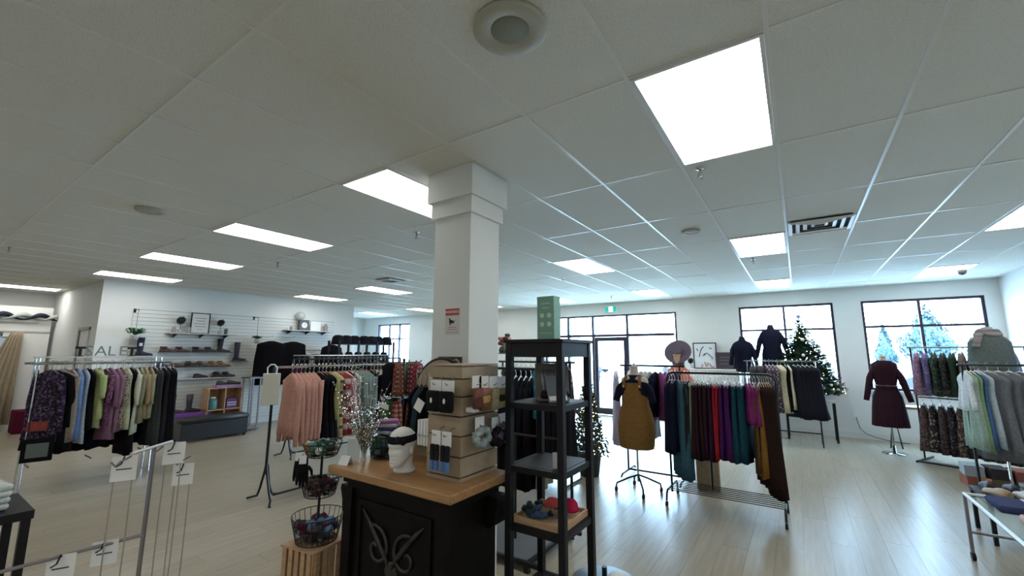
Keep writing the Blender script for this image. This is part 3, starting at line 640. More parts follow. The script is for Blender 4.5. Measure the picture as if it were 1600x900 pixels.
for lv in range(26):
    u = lv/25; z = .18+1.38*u; rad = (.60*(1-u)**.8+.03); nb = int(85*(1-u)+10)
    for b_ in range(nb):
        a = rt_.uniform(0, 6.28); L_ = rad*rt_.uniform(.8, 1.1); dz = -.12*L_+rt_.uniform(-.03, .05)
        d = Vector((math.cos(a), math.sin(a), 0)); sd = Vector((-math.sin(a), math.cos(a), 0))
        m_ = max(4, int(L_*30))
        for q in range(m_):
            f = (q+.5)/m_; p0 = d*L_*f+Vector((0, 0, z+dz*f+.1*L_*f*f))
            for s_ in (-1, 1):
                nl = .06*(1.15-f*.3); e = p0+sd*s_*nl*rt_.uniform(.7, 1.1)+d*nl*.7+Vector((0, 0, rt_.uniform(-.02, .03)))
                n_ = len(mb.v); w_ = d*.022; mb.v += [tuple(p0-w_), tuple(p0+w_), tuple(e)]; mb.f.append((n_, n_+1, n_+2))
obj('foliage', mb, mat('fir_green', (.022, .07, .045), .7, noise=.5, nscale=5), t, kind='stuff')
obn = MB().ball((0, 0, 0), .028, 12, 8).mesh('ornament', mat('pearl_gold', (.75, .68, .45), .2, .5), True)
obw = MB().ball((0, 0, 0), .028, 12, 8).mesh('ornament', mat('pearl_white', (.85, .85, .82), .15, .1), True)
mbl = MB()
for i in range(64):
    u = rt_.random()**1.3*.93; a = rt_.uniform(0, 6.28); rad = (.60*(1-u)**.8+.03)*.96
    p = (TX+rad*math.cos(a), TY+rad*math.sin(a)*1., TZ+.17+1.38*u)
    o = bpy.data.objects.new('ornament', obn if i % 2 else obw); COL.objects.link(o); o.location = p; s = rt_.uniform(.8, 1.4); o.scale = (s, s, s)
    tag(o, 'small gold bauble on the decorated tree' if i % 2 else 'small white bauble on the decorated tree', 'ornament', 'gold baubles on the tree' if i % 2 else 'white baubles on the tree')
for i in range(170):
    u = rt_.random()**1.2*.97; a = rt_.uniform(0, 6.28); rad = (.60*(1-u)**.8+.03)*rt_.uniform(.7, 1.03)
    mbl.ball((rad*math.cos(a), rad*math.sin(a), .15+1.38*u), .008, 5, 4)
obj('string_light', mbl, mat('fairy_light', (1, .85, .55), .5, emit=6), t, kind='stuff')
tag(obj('tree_topper', MB().rings([[((.07 if k % 2 else .03)*math.cos(math.pi*k/5+.314)+TX, TY+yy, TZ+1.66+(.07 if k % 2 else .03)*math.sin(math.pi*k/5+.314)) for k in range(10)] for yy in (-.012, .012)]), mat('topper_blue', (.15, .22, .45), .4)), 'small dark blue star on top of the decorated tree', 'ornament')
# red ribbon box on sill
tag(obj('gift_box', MB().box(.25, .66, 10.93, 11.12, .965, 1.08, .01), mat('gift_red', (.55, .05, .08), .5)), 'red box on the window sill at the right foot of the tree', 'box')

# ---------------- framed prints, small plant on a wall shelf right of entrance
t = thing('sideboard', 'narrow white cabinet under the framed print beside the entrance', 'cabinet', (-1.75, 10.98, 0))
obj('body', MB().box(-.62, .62, -.18, .18, .06, 1.28, .004), WPL, t)
obj('top', MB().box(-.64, .64, -.2, .2, 1.28, 1.31, .004), WPL, t)
for i in (-1, 1): obj('door', MB().box(min(i*.01, i*.6), max(i*.01, i*.6), -.196, -.18, .1, 1.26), WHT, t)
t = thing('framed_print', 'white print of abstract lines and pink shapes in a thin black frame', 'picture', (-1.87, 11.12, 1.31))
for b_ in ((-.26, .26, .60, .62), (-.26, .26, 0, .02)): obj('frame', MB().box(b_[0], b_[1], -.015, .01, b_[2], b_[3]), BLK, t)
for b_ in (-.26, .24): obj('frame', MB().box(b_, b_+.02, -.015, .01, .02, .60), BLK, t)
obj('sheet', MB().box(-.24, .24, -.004, .006, .02, .60), mat('print_paper', (.72, .76, .80), .5), t)
INK = mat('print_ink', (.03, .03, .05), .6); TER = mat('print_terracotta', (.55, .22, .18), .6)
def strokes(ls, m, r=.009): 
    for l in ls: obj('brush_stroke', MB().tube([(a, -.006, b) for a, b in l], r, 5), m, t)
strokes([[(-.02, .53), (-.08, .46), (-.11, .36), (-.13, .28)], [(-.03, .34), (.05, .37), (.10, .33), (.16, .27), (.15, .23)], [(-.04, .3), (0, .34), (.02, .33)], [(.1, .5), (.14, .47), (.16, .49)], [(-.18, .48), (-.15, .42)], [(.05, .14), (.07, .1)]], INK)
strokes([[(-.08, .12), (-.06, .06), (-.1, .04)], [(.0, .1), (.02, .05)], [(.1, .12), (.13, .05), (.19, .05)], [(-.02, .16), (.04, .06)]], TER, .014)
t = thing('framed_sign', 'small dark brown framed sign leaning on the wall right of the white print', 'picture', (-1.42, 11.08, 1.31))
obj('board', MB().box(-.2, .2, -.01, .01, 0, .38), mat('dark_board', (.05, .035, .045), .6), t)
obj('frame', MB().box(-.21, .21, -.02, .012, .365, .39).box(-.21, .21, -.02, .012, 0, .02).box(-.215, -.195, -.02, .012, 0, .39).box(.195, .215, -.02, .012, 0, .39), mat('frame_plum', (.10, .06, .09), .5), t)
obj('lettering_line', MB().box(-.13, .13, -.012, -.01, .27, .28).box(-.13, .1, -.012, -.01, .2, .21).box(-.13, .13, -.012, -.01, .12, .13), mat('sign_line', (.25, .2, .22), .6), t)
def topiary(x, y, z, r, label, h=.18):
    t = thing('potted_topiary', label, 'plant', (x, y, z))
    obj('pot', MB().lathe([(.035, 0), (.045, .07), (.048, .075), (.03, .075)], n=16), mat('pot_white', (.6, .6, .58), .5), t, True)
    obj('stem', MB().tube([(0, 0, .07), (0, 0, h)], .005, 6), mat('bark', (.08, .05, .03), .9), t)
    mb = MB(); rr = random.Random(1)
    for i in range(200):
        v = Vector((rr.gauss(0, 1), rr.gauss(0, 1), rr.gauss(0, 1))).normalized(); s = v.cross(Vector((.3, .5, .8))).normalized()
        c = Vector((0, 0, h+r*.8)); p = c+v*r*rr.uniform(.75, 1.); n_ = len(mb.v); mb.v += [tuple(p-s*.012), tuple(p+s*.012), tuple(p+v*.02)]; mb.f.append((n_, n_+1, n_+2))
    mb.ball((0, 0, h+r*.8), r*.9)
    obj('ball', mb, mat('topiary_dark', (.012, .02, .018), .8), t, kind='stuff')
topiary(-2.18, 11.0, 1.31, .06, 'small round topiary left of the white framed print', .14)

# ---------------- exit area floor mat & outlet
tag(obj('wall_outlet', MB().box(.80, .88, YW-.012, YW, .39, .51, .004), WPL), 'white wall outlet plate on the wall between the two right windows', 'outlet')
tag(obj('floor_cable', MB().tube([(.86, YW-.03, .42), (.9, YW-.04, .2), (1.0, YW-.06, .1), (1.15, YW-.08, .05), (1.35, YW-.12, .012), (1.6, YW-.2, .01)], .006, 6), BLK), 'thin cable hanging from the wall outlet towards the maroon dress form', 'cable')

# ---------------- racks 6 and 7 on the far right
t = thing('clothes_rack', 'tall two tier black clothes rack by the right window holding patterned clothes', 'rack', (2.1, 9.3, 0), R(-27))
for s in (-1, 1):
    obj('post', MB().tube([(s*.62, 0, .03), (s*.62, 0, 1.78)], .013), BLKM, t)
    obj('foot', MB().tube([(s*.62, -.32, .015), (s*.62, .32, .015)], .015), BLKM, t)
obj('top_rail', MB().tube([(-.66, 0, 1.78), (.66, 0, 1.78)], .013), CHR, t); obj('lower_rail', MB().tube([(-.62, 0, .98), (.62, 0, .98)], .013), CHR, t); obj('base_bar', MB().tube([(-.62, -.3, .02), (.62, -.3, .02)], .015), BLKM, t)
rot = R(-27)
def pl6(z): return lambda s: ((2.1+math.cos(rot)*s, 9.3+math.sin(rot)*s, z), R(90)+rot)
it = []
cols6 = [('mauve', (.30, .15, .22), 'floral', (.15, .12, .3), (.4, .3, .3)), ('blue violet', (.12, .12, .28), 'floral', (.3, .2, .3), (.1, .1, .15)), ('dark green', (.035, .06, .04), 'floral', (.1, .12, .1), (.02, .03, .03)), ('black green', (.02, .03, .03), 'floral', (.06, .08, .06), (.1, .05, .05)), ('dark forest', (.03, .05, .035), 'plain', None, None), ('taupe', (.17, .12, .10), 'plain', None, None), ('brown', (.16, .10, .09), 'plain', None, None), ('crimson', (.36, .02, .035), 'plain', None, None), ('crimson', (.33, .02, .03), 'plain', None, None), ('slate blue', (.06, .09, .16), 'plain', None, None), ('blue grey', (.15, .2, .3), 'plain', None, None)]
for i, c in enumerate(cols6): it.append(G(-.55+i*.105, c[0], 'top', c[1], .66, w=.2, th=.05, pat=c[2], c2=c[3], c3=c[4], sl=.45, turn=.25))
fill_rack(it, pl6(1.795), 'clothes on the upper rail by the right window', 'on the upper two tier rail', hanger='white')
it = []
for i in range(11): it.append(G(-.55+i*.105, ('dark patterned' if i % 2 else 'brown patterned'), 'trousers', [(.035, .03, .035), (.10, .06, .05)][i % 2 == 0], .70, w=.2, th=.055, pat='floral', c2=[(.12, .1, .12), (.25, .2, .17), (.05, .06, .09)][i % 3], c3=(.02, .02, .025), turn=.2))
fill_rack(it, pl6(.995), 'trousers on the lower rail by the right window', 'on the lower two tier rail', hanger='white')
t = thing('clothes_rack', 'black clothes rack at the right edge holding pale blue and long grey dresses', 'rack', (2.35, 7.35, 0))
for s in (-1, 1):
    obj('post', MB().tube([(s*.72, 0, .03), (s*.72, 0, 1.55)], .014), BLKM, t); obj('foot', MB().tube([(s*.72, -.28, .015), (s*.72, .28, .015)], .014), BLKM, t)
obj('top_rail', MB().tube([(-.76, 0, 1.55), (.76, 0, 1.55)], .014), BLKM, t)
it = [G(1.64, 'off white', 'dress', (.60, .62, .64), .45, w=.14, th=.02, turn=.25), G(1.665, 'pale green', 'dress', (.27, .36, .30), .88, w=.16, th=.03, turn=.25), G(1.70, 'leaf green', 'dress', (.20, .30, .16), .90, w=.16, th=.025, turn=.3), G(1.735, 'cornflower blue', 'dress', (.06, .13, .28), .86, w=.16, th=.02, turn=.3), G(1.765, 'ice blue', 'dress', (.4, .5, .56), .84, w=.18, th=.02, turn=.4)]
for i in range(8): it.append(G(1.84+i*.085, 'long slate grey', 'dress', (.115, .125, .14) if i % 2 else (.14, .15, .165), .98+.01*i, w=.21, th=.055, turn=.6))
for i in range(4): it.append(G(2.56+i*.09, 'long dark grey', 'dress', (.05, .055, .065), 1.0, w=.21, th=.05, turn=.5))
fill_rack(it, lambda s: ((s, 7.35, 1.566), R(90)), 'dresses on the rack at the right edge', 'on the black rack at the right edge', hanger='white')
# bust with scarf on top of it
t = thing('mannequin_bust', 'grey green draped bust form standing above the right edge clothes rack', 'mannequin', (1.99, 7.75, 0))
mb = MB(); mb.rings([[(b*math.cos(a), c*math.sin(a), z) for a in [2*math.pi*k/24 for k in range(24)]] for z, b, c in torso_rings(1.28)]); obj('torso', mb, SKIN, t, True)
obj('pole', MB().tube([(0, 0, .02), (0, 0, 1.3)], .014), CHR, t); obj('base', MB().lathe([(.16, 0), (.16, .015), (.02, .02)], n=24), CHR, t)
clothes_on('poncho', 'grey green knit poncho on the bust above the right edge rack', 'poncho', (.13, .16, .155), (1.99, 7.75, 0), 0, 0, [(1.98, .06, .055), (1.93, .08, .07), (1.88, .15, .10), (1.82, .19, .12), (1.7, .2, .125), (1.5, .205, .13)])
tag(obj('scarf', MB().tube([(1.99+.085*math.cos(a), 7.75+.075*math.sin(a), 1.93+.02*math.sin(2*a)) for a in [2*math.pi*k/20 for k in range(20)]], [.042+.008*math.sin(k*1.7) for k in range(20)], 10, closed=True).tube([(1.91, 7.68, 1.92), (1.87, 7.63, 1.85), (1.84, 7.61, 1.76)], .035, 8), fabric((.30, .26, .26), 'stripe', (.22, .18, .19), (.36, .33, .32)), smooth=True), 'taupe scarf wrapped round the neck of the bust above the right rack', 'scarf')
# tan console behind the maroon form
t = thing('console_table', 'small wood topped table with black legs behind the maroon dress', 'table', (1.52, 10.35, 0))
obj('tabletop', MB().box(-.24, .24, -.2, .2, .72, .76, .003), wood('pine_top', (.32, .18, .09), (.45, .27, .14)), t)
for sx in (-1, 1): obj('trestle_leg', MB().tube([(sx*.2-.08, 0, .01), (sx*.2, 0, .72), (sx*.2+.08, 0, .01)], .012), BLKM, t)
# boxes of shoes etc under rack 7
rr = random.Random(5)
bc = [((.30, .10, .06), 'rust orange'), ((.03, .05, .045), 'dark green'), ((.35, .4, .45), 'pale blue'), ((.16, .14, .07), 'olive'), ((.03, .07, .18), 'navy blue'), ((.04, .035, .04), 'black'), ((.04, .11, .11), 'dark teal'), ((.12, .11, .10), 'grey')]

# ---------------- shoes
def shoe_mesh(boot=0., heel=.02):
    mb = MB(); rs = []
    up = [(-.13, .03, .06), (-.11, .036, .075), (-.06, .036, .075), (-.02, .036, .068), (.03, .040, .05), (.08, .043, .04), (.115, .036, .032), (.135, .018, .022)]
    for y, w, h in up: rs.append([(w*math.cos(a), y, .018+max(0, math.sin(a))*h+min(0, math.sin(a))*.004) for a in [2*math.pi*k/12 for k in range(12)]])
    mb.rings(rs)
    if boot: mb.rings([[(r_*math.cos(a), -.07+r_*1.15*math.sin(a), z) for a in [2*math.pi*k/14 for k in range(14)]] for z, r_ in ((.03, .036), (.08, .04), (.12, .042), (boot*.6, .048), (boot, .055), (boot-.004, .048), (.1, .03))])
    return mb
def sole_mesh():
    return MB().prism([(-.03, -.135), (.03, -.135), (.038, -.08), (.034, -.02), (.044, .06), (.034, .12), (0, .145), (-.034, .12), (-.044, .06), (-.034, -.02), (-.038, -.08)], 0, .02)
SOLE = mat('rubber_sole', (.03, .028, .026), .8)
def shoe(x, y, z, rz, color, label, boot=0., name=None, group='footwear on display', cat=None):
    t = thing(name or ('boot' if boot else 'shoe'), label, cat or ('boot' if boot else 'shoe'), (x, y, z), rz, group)
    obj('upper', shoe_mesh(boot), mat('leather_%.2f_%.2f_%.2f' % color, color, .5, noise=.15), t, True)
    obj('sole', sole_mesh(), SOLE, t)
    return t
# wall shelves
SHW = mat('shelf_white', (.55, .56, .55), .5)
def wshelf(y0, y1, z, label, d=.28, thick=.018, m=None, br=True):
    t = thing('wall_shelf', label, 'shelf', (XL+.022, 0, z), 0, 'shelves on the slatwall')
    obj('board', MB().box(0, d, y0, y1, -thick, 0, 0), m or SHW, t)
    if br:
        for yy in (y0+.15, (y0+y1)/2, y1-.15): obj('bracket', MB().prism([(.0, -thick), (.2, -thick), (.19, -thick-.018), (.03, -thick-.07), (0, -thick-.08)], yy-.008, yy+.008, 'y'), BLKM, t)
wshelf(3.3, 4.56, 2.07, 'top wall shelf carrying the framed sign and two round topiaries')
DSH = mat('shelf_clear_grey', (.14, .14, .15), .3)
wshelf(3.22, 4.55, 1.67, 'upper shoe shelf on the slatwall under the framed sign shelf', .2, .014, DSH, False)
wshelf(3.22, 4.55, 1.36, 'second shoe shelf on the slatwall, holding tan and brown shoes', .2, .014, DSH, False)
wshelf(3.5, 4.6, 1.12, 'lowest shoe shelf on the slatwall above the wooden crate unit', .2, .014, SHW, False)
wshelf(5.72, 6.98, 2.24, 'wall shelf with a clock and globe above the black tops')
XS = XL+.13
topiary(XS, 3.53, 2.07, .085, 'dark round topiary left of the framed sign on the wall shelf', .2); topiary(XS, 4.28, 2.07, .075, 'dark round topiary right of the framed sign on the wall shelf', .2)
t = thing('framed_sign', 'white lettered sign in a thin black frame on the wall shelf between topiaries', 'picture', (XS-.05, 3.9, 2.07))
obj('sheet', MB().box(-.004, .004, -.165, .165, .015, .44), mat('sign_white', (.66, .66, .63), .6), t)
obj('frame', MB().box(-.012, .012, -.18, -.162, 0, .455).box(-.012, .012, .162, .18, 0, .455).box(-.012, .012, -.162, .162, 0, .018).box(-.012, .012, -.162, .162, .437, .455), BLK, t)
obj('lettering_line', MB().box(.004, .006, -.11, .11, .33, .345).box(.004, .006, -.08, .09, .27, .285).box(.004, .006, -.12, .1, .21, .225).box(.004, .006, -.1, .11, .15, .165).box(.004, .006, -.06, .05, .09, .1), mat('sign_ink', (.25, .25, .25), .6), t)
for y, c, lb in ((3.42, (.3, .3, .28), 'small grey tin left of the left topiary'), (3.68, (.35, .33, .3), 'small cream candle beside the framed sign'), (4.4, (.1, .1, .09), 'small black lantern at the right end of the top shelf')):
    tag(obj('tin', MB().lathe([(.03, 0), (.034, .005), (.034, .12), (.028, .13), (.02, .13)], n=16), mat('tin_%.2f' % c[0], c, .5), smooth=True, loc=(XS, y, 2.07)), lb, 'ornament')
# clock shelf
t = thing('desk_clock', 'square grey clock with a white dial on the right wall shelf', 'clock', (XS, 6.22, 2.24))
obj('case', MB().box(-.05, .05, -.13, .13, 0, .28, .012), mat('clock_case', (.10, .11, .12), .4), t)
obj('dial', MB().rings([[(xx, .075*math.cos(a), .14+.075*math.sin(a)) for a in [2*math.pi*k/24 for k in range(24)]] for xx in (.05, .056)]), WPL, t)
obj('hand', MB().box(.056, .059, -.003, .003, .14, .19).box(.056, .059, 0, .035, .137, .143), BLK, t)
t = thing('globe', 'pale round glass globe ornament behind the clock on the wall shelf', 'ornament', (XS-.06, 6.15, 2.24))
obj('ball', MB().ball((0, 0, .38), .12, 18, 12), mat('pale_glass', (.6, .66, .66), .1, alpha=.7), t, True); obj('stand', MB().lathe([(.05, 0), (.05, .01), (.01, .03), (.01, .27)], n=14), CHR, t, True)
tag(obj('picture_block', MB().box(XS-.02, XS, 6.42, 6.72, 2.24, 2.5, .004), WPL), 'blank white block frame right of the clock on the wall shelf', 'picture')
tag(obj('wooden_house_ornament', MB().prism([(6.82, 2.24), (6.92, 2.24), (6.92, 2.38), (6.87, 2.46), (6.82, 2.38)], XS-.04, XS+.02, 'x'), mat('orn_grey', (.3, .28, .27), .6)), 'small grey house shaped ornament at the right end of the clock shelf', 'ornament')
tag(obj('tin', MB().lathe([(.03, 0), (.034, .005), (.034, .09), (.02, .1)], n=16), mat('tin_dark', (.2, .22, .2), .5), smooth=True, loc=(XS, 5.9, 2.24)), 'small dark jar at the left end of the clock shelf', 'ornament')
# shoes on shelves (facing +y side-on)
sh = [(3.36, (.09, .05, .045), 'brown'), (3.62, (.10, .05, .05), 'burgundy brown'), (3.92, (.03, .03, .03), 'black'), (4.15, (.04, .04, .045), 'charcoal')]
for i, (y, c, cn) in enumerate(sh): shoe(XS-.01, y, 1.67, R(-0), c, '%s ankle shoe, %s from the left on the upper shoe shelf' % (cn, ORD[i]), .12, group='shoes on the upper shelf')
shoe(XS-.01, 4.39, 1.67, 0, (.02, .02, .03), 'tall black boot with a white tag at the right end of the upper shoe shelf', .3)
for i, (y, c, cn) in enumerate([(3.32, (.05, .045, .045), 'black flat'), (3.55, (.07, .05, .045), 'dark flat'), (3.82, (.05, .03, .02), 'dark brown'), (4.02, (.09, .055, .03), 'brown'), (4.24, (.24, .13, .05), 'tan'), (4.42, (.26, .14, .06), 'tan')]): shoe(XS-.01, y, 1.36, 0, c, '%s shoe, %s from the left on the second shoe shelf' % (cn, ORD[i]), 0.0 if i < 2 else .09, group='shoes on the second shelf', name='shoe', cat='shoe')
for i, (y, c, cn, b_) in enumerate([(4.0, (.02, .02, .02), 'black flat', 0), (4.36, (.02, .02, .025), 'black', .11), (4.55, (.03, .03, .03), 'black', .11)]): shoe(XS-.01, y, 1.12, 0, c, '%s shoe, %s from the left on the lowest shoe shelf' % (cn, ORD[i]), b_, group='shoes on the lowest shelf', name='shoe', cat='shoe')
# tall boots hung either side
shoe(XS, 2.98, 1.60, 0, (.015, .015, .04), 'tall navy boot with a white label left of the shoe shelves', .36)
shoe(XS, 4.74, 1.48, 0, (.03, .025, .06), 'tall dark purple boot right of the shoe shelves', .42)
for y, z in ((2.98, 1.60), (4.74, 1.48)): tag(obj('boot_ledge', MB().box(XL+.022, XL+.21, y-.15, y+.16, z-.014, z-.002), DSH), 'small ledge bracket under the tall boot %s of the shoe shelves' % ('left' if y < 3 else 'right'), 'shelf')
tag(obj('boot_label', MB().box(-.002, .0, -.025, .025, -.03, .03), CARD, loc=(XS+.06, 2.9, 1.82)), 'small white label on the tall navy boot', 'label')
# hanging plants on slatwall
def fern(x, y, z, r, label, hang=None, n=26):
    t = thing('potted_fern', label, 'plant', (x, y, z))
    obj('pot', MB().lathe([(.04, -.1), (.06, -.02), (.062, 0), (.045, 0)], n=16), mat('pot_white', (.6, .6, .58), .5), t, True)
    rr = random.Random(int(y*100)); 
    for i in range(n):
        a = rr.uniform(0, 6.28); L_ = r*rr.uniform(.7, 1.1); mb = MB(); pr = []
        for q in range(6):
            f = q/5; c = Vector((math.cos(a)*L_*f, math.sin(a)*L_*f, .13*math.sin(f*2.4)*rr.uniform(.2, 1.1)*r/.2)); sd = Vector((-math.sin(a), math.cos(a), 0))*(.03*math.sin(math.pi*min(1, f+.08))+.001)
            pr.append((c-sd, c+sd))
        for q in range(5): mb.quad(tuple(pr[q][0]), tuple(pr[q][1]), tuple(pr[q+1][1]), tuple(pr[q+1][0]))
        obj('leaf', mb, mat('fern_green', (.03, .11, .05), .6, noise=.3), t)
    if hang: obj('hanging_cord', MB().tube([(0, 0, 0), (-.02, 0, hang)], .005, 5), mat('cord_grey', (.25, .25, .24), .7), t)
fern(XL+.25, 2.78, 2.0, .2, 'green fern in a white pot hanging left on the slatwall above the sale sign', .46)
fern(XL+.25, 5.03, 1.98, .13, 'small dark fern hanging on the slatwall between the shelves and black tops', .5)
for y, lb in ((2.78, 'wall hook bracket holding the left fern'), (5.02, 'wall hook bracket holding the right fern')):
    tag(obj('hook_bracket', MB().box(XL+.02, XL+.03, y-.02, y+.02, 2.45, 2.53).tube([(XL+.03, y, 2.5), (XL+.26, y, 2.5), (XL+.27, y, 2.46)], .006, 6), BLKM), lb, 'hook')
# crate unit
PINE = wood('pine', (.40, .24, .13), (.55, .36, .21), (2, 2, 14), .6, 3)
t = thing('crate_unit', 'wooden open crate shelf with two cubbies standing on its end by the slatwall', 'shelf', (XL+.45, 4.33, 0))
for z in (.02, .45, .9): obj('shelf', MB().box(-.16, .16, -.33, .33, z, z+.02), PINE, t)
for y in (-.33, -.01, .31): obj('upright', MB().box(-.16, .16, y, y+.02, .04, .9), PINE, t)
obj('back_panel', MB().box(-.17, -.16, -.33, .33, .02, .92), PINE, t)
XC = XL+.47
t = thing('shoe_box', 'teal glass jar on the left middle cubby of the wooden crate shelf', 'jar', (XC, 4.15, .47)); t.name = 'storage_jar'
obj('body', MB().lathe([(.07, 0), (.085, .02), (.085, .18), (.05, .22)], n=18), mat('teal_jar', (.10, .30, .30), .3), t, True); obj('lid', MB().lathe([(.055, .22), (.055, .25), (.01, .26)], n=16), WPL, t, True)
t = thing('gift_bag', 'purple box with white stripes in the right cubby of the crate shelf', 'box', (XC, 4.49, .47))
obj('body', MB().box(-.08, .08, -.1, .1, 0, .2), mat('purple_box', (.17, .05, .25), .5), t); obj('stripe', MB().box(.08, .083, -.09, .09, .11, .13).box(.08, .083, -.09, .09, .06, .08), WPL, t)
for i in range(3): tag(obj('folded_insole', MB().box(XC-.1, XC+.1, 4.09+i*.01, 4.29, .04+i*.05, .085+i*.05, .006), mat('box_%d' % i, [(.2, .2, .2), (.35, .33, .28), (.12, .1, .14)][i], .6)), '%s shoe box stacked in the lower left crate cubby' % ['bottom dark grey', 'middle beige', 'top charcoal'][i], 'box', 'boxes in the crate shelf')
t = thing('box_lid_tray', 'pale purple open box lid with flat shoes on top of the crate shelf', 'box', (XC, 4.4, .92)); obj('tray', MB().box(-.12, .12, -.24, .24, 0, .05, .004), mat('lilac', (.32, .2, .40), .6), t)
shoe(XC, 4.3, .97, .3, (.02, .02, .02), 'black shoe lying on the purple lid above the crate shelf'); shoe(XC, 4.52, .97, -.2, (.03, .03, .04), 'dark shoe at the right end of the purple lid')
# purple plinth with boots
t = thing('shoe_plinth', 'low white plinth with a purple top under two dark boots by the slatwall', 'plinth', (XL+.3, 3.72, 0))
obj('body', MB().box(-.24, .24, -.36, .36, .0, .36), WPL, t); obj('purple_top', MB().box(-.25, .25, -.37, .37, .36, .44, .006), mat('purple', (.18, .04, .25), .5), t, label='purple top slab')
shoe(XL+.32, 3.55, .44, .1, (.03, .035, .035), 'left dark grey tall boot on the purple topped plinth', .38); shoe(XL+.32, 3.85, .44, .05, (.04, .035, .035), 'right charcoal tall boot with white label on the purple topped plinth', .36)
# bench
t = thing('bench', 'long low black upholstered bench in front of the slatwall', 'bench', (-9.77, 3.9, 0))
LEA = mat('black_leather', (.012, .012, .014), .4, bump=.15, bscale=90)
obj('body', MB().box(-.2, .2, -.58, .58, .04, .34, .012), LEA, t); obj('seat_cushion', MB().box(-.21, .21, -.59, .59, .34, .43, .02), LEA, t, True)
for sx in (-1, 1):
    for sy in (-1, 1): obj('foot', MB().box(sx*.17-.02, sx*.17+.02, sy*.53-.02, sy*.53+.02, 0, .04), BLK, t)
# steel rolling stand right of crate
t = thing('rolling_stand', 'grey metal rolling stand with slim posts right of the wooden crate shelf', 'rack', (-10.2, 4.78, 0))
for a in (-.16, .16):
    for b_ in (-.1, .1): obj('post', MB().box(a-.015, a+.015, b_-.015, b_+.015, .05, 1.1), GRYM, t)
obj('top', MB().box(-.2, .2, -.14, .14, 1.1, 1.13), GRYM, t); obj('base', MB().box(-.2, .2, -.14, .14, .03, .06), GRYM, t)
# black tops hanging on wall
for (y, z, L_, cn, w_) in ((5.25, 2.04, 1.02, 'left', .30), (5.78, 2.04, 1.0, 'right', .30)):
    garment('sweater', BLACK, L=L_, w=w_, th=.07, flare=1.12, sl=.8, loc=(XL+.5, y, z), rz=R(90)-.1, label='long black sweater hung face-on from the slatwall, %s of the pair' % cn, group='black sweaters hung on the slatwall', hanger='white')
    tag(obj('faceout_arm', MB().tube([(XL+.02, y, z+.0), (XL+.5, y, z), (XL+.53, y, z+.03)], .007, 6), CHR), 'chrome arm holding the %s black sweater on the slatwall' % cn, 'hook')
garment('sweater', BLACK, L=.7, w=.26, th=.06, sl=.6, loc=(XL+.5, 6.85, 1.98), rz=R(90)-.1, label='black top with a pale print hung from the slatwall beneath the clock shelf', group='black sweaters hung on the slatwall', hanger='white')
tag(obj('faceout_arm', MB().tube([(XL+.02, 6.85, 1.98), (XL+.5, 6.85, 1.98), (XL+.53, 6.85, 2.01)], .007, 6), CHR), 'chrome arm holding the black top beneath the clock shelf', 'hook')
# low wall rail with dark clothes right of them
t = thing('wall_rail', 'chrome hanging rail on the slatwall under the clock shelf', 'rail', (XL+.4, 6.3, 1.72))
obj('bar', MB().tube([(0, -.35, 0), (0, .35, 0)], .012), CHR, t)
for y in (-.33, .33): obj('arm', MB().tube([(-.37, y, 0), (0, y, 0)], .009, 6), CHR, t)
it = [G(6.02+i*.065, c, 'top', q, .7, w=.2, th=.03) for i, (c, q) in enumerate([('black', BLACK), ('charcoal', CHAR), ('black', BLACK), ('pewter grey', (.12, .12, .12)), ('cream grey', (.4, .4, .36)), ('black', BLACK), ('charcoal', CHAR), ('black', BLACK), ('black', BLACK)])]
fill_rack(it, lambda s: ((XL+.4, s, 1.733), 0), 'tops on the slatwall rail', 'on the rail under the clock shelf', hanger='white')

# ---------------- black hat gondola
t = thing('display_rack', 'tall black grid display rack of hats and bags beyond the clothes racks', 'rack', (-9, 6.75, 0))
for y in (-.8, -.27, .27, .8):
    for x in (-.2, .2): obj('post', MB().box(x-.02, x+.02, y-.02, y+.02, 0, 1.95), BLK, t)
for z in (.3, .7, 1.1, 1.42, 1.86): obj('shelf', MB().box(-.22, .22, -.82, .82, z, z+.02), BLK, t)
hatm = MB().lathe([(.15, 0), (.155, .03), (.14, .035), (.135, .1), (.12, .16), (.07, .2), (.001, .205)], n=20).mesh('knit_hat', fabric((.012, .012, .018)), True)
rr = random.Random(9)
for i in range(7):
    o = bpy.data.objects.new('knit_hat', hatm); COL.objects.link(o); o.location = (-9+rr.uniform(-.03, .03), 6.05+i*.235, 1.88); o.rotation_euler = (0, 0, rr.uniform(0, 6)); tag(o, 'black knit hat, %s from the left on top of the hat rack' % ORD[i], 'hat', 'hats on the top of the hat rack')
bagm = MB().rings([[(.08*s_*math.cos(a), .12*s_*math.sin(a)*1.0, z*1.3) for a in [2*math.pi*k/14 for k in range(14)]] for z, s_ in ((0, .9), (.02, 1.05), (.1, 1.0), (.17, .75), (.19, .5))]).mesh('hand_bag', fabric((.015, .015, .02)), True)
for r_, (z, n0) in enumerate(((1.44, 6), (1.12, 6))):
    for i in range(n0):
        o = bpy.data.objects.new('hand_bag', bagm); COL.objects.link(o); o.location = (-8.93, 6.05+i*.26, z); tag(o, 'dark slouchy bag, %s from the left on the %s shelf of the hat rack' % (ORD[i], ['second', 'third'][r_]), 'bag', 'bags on the hat rack')

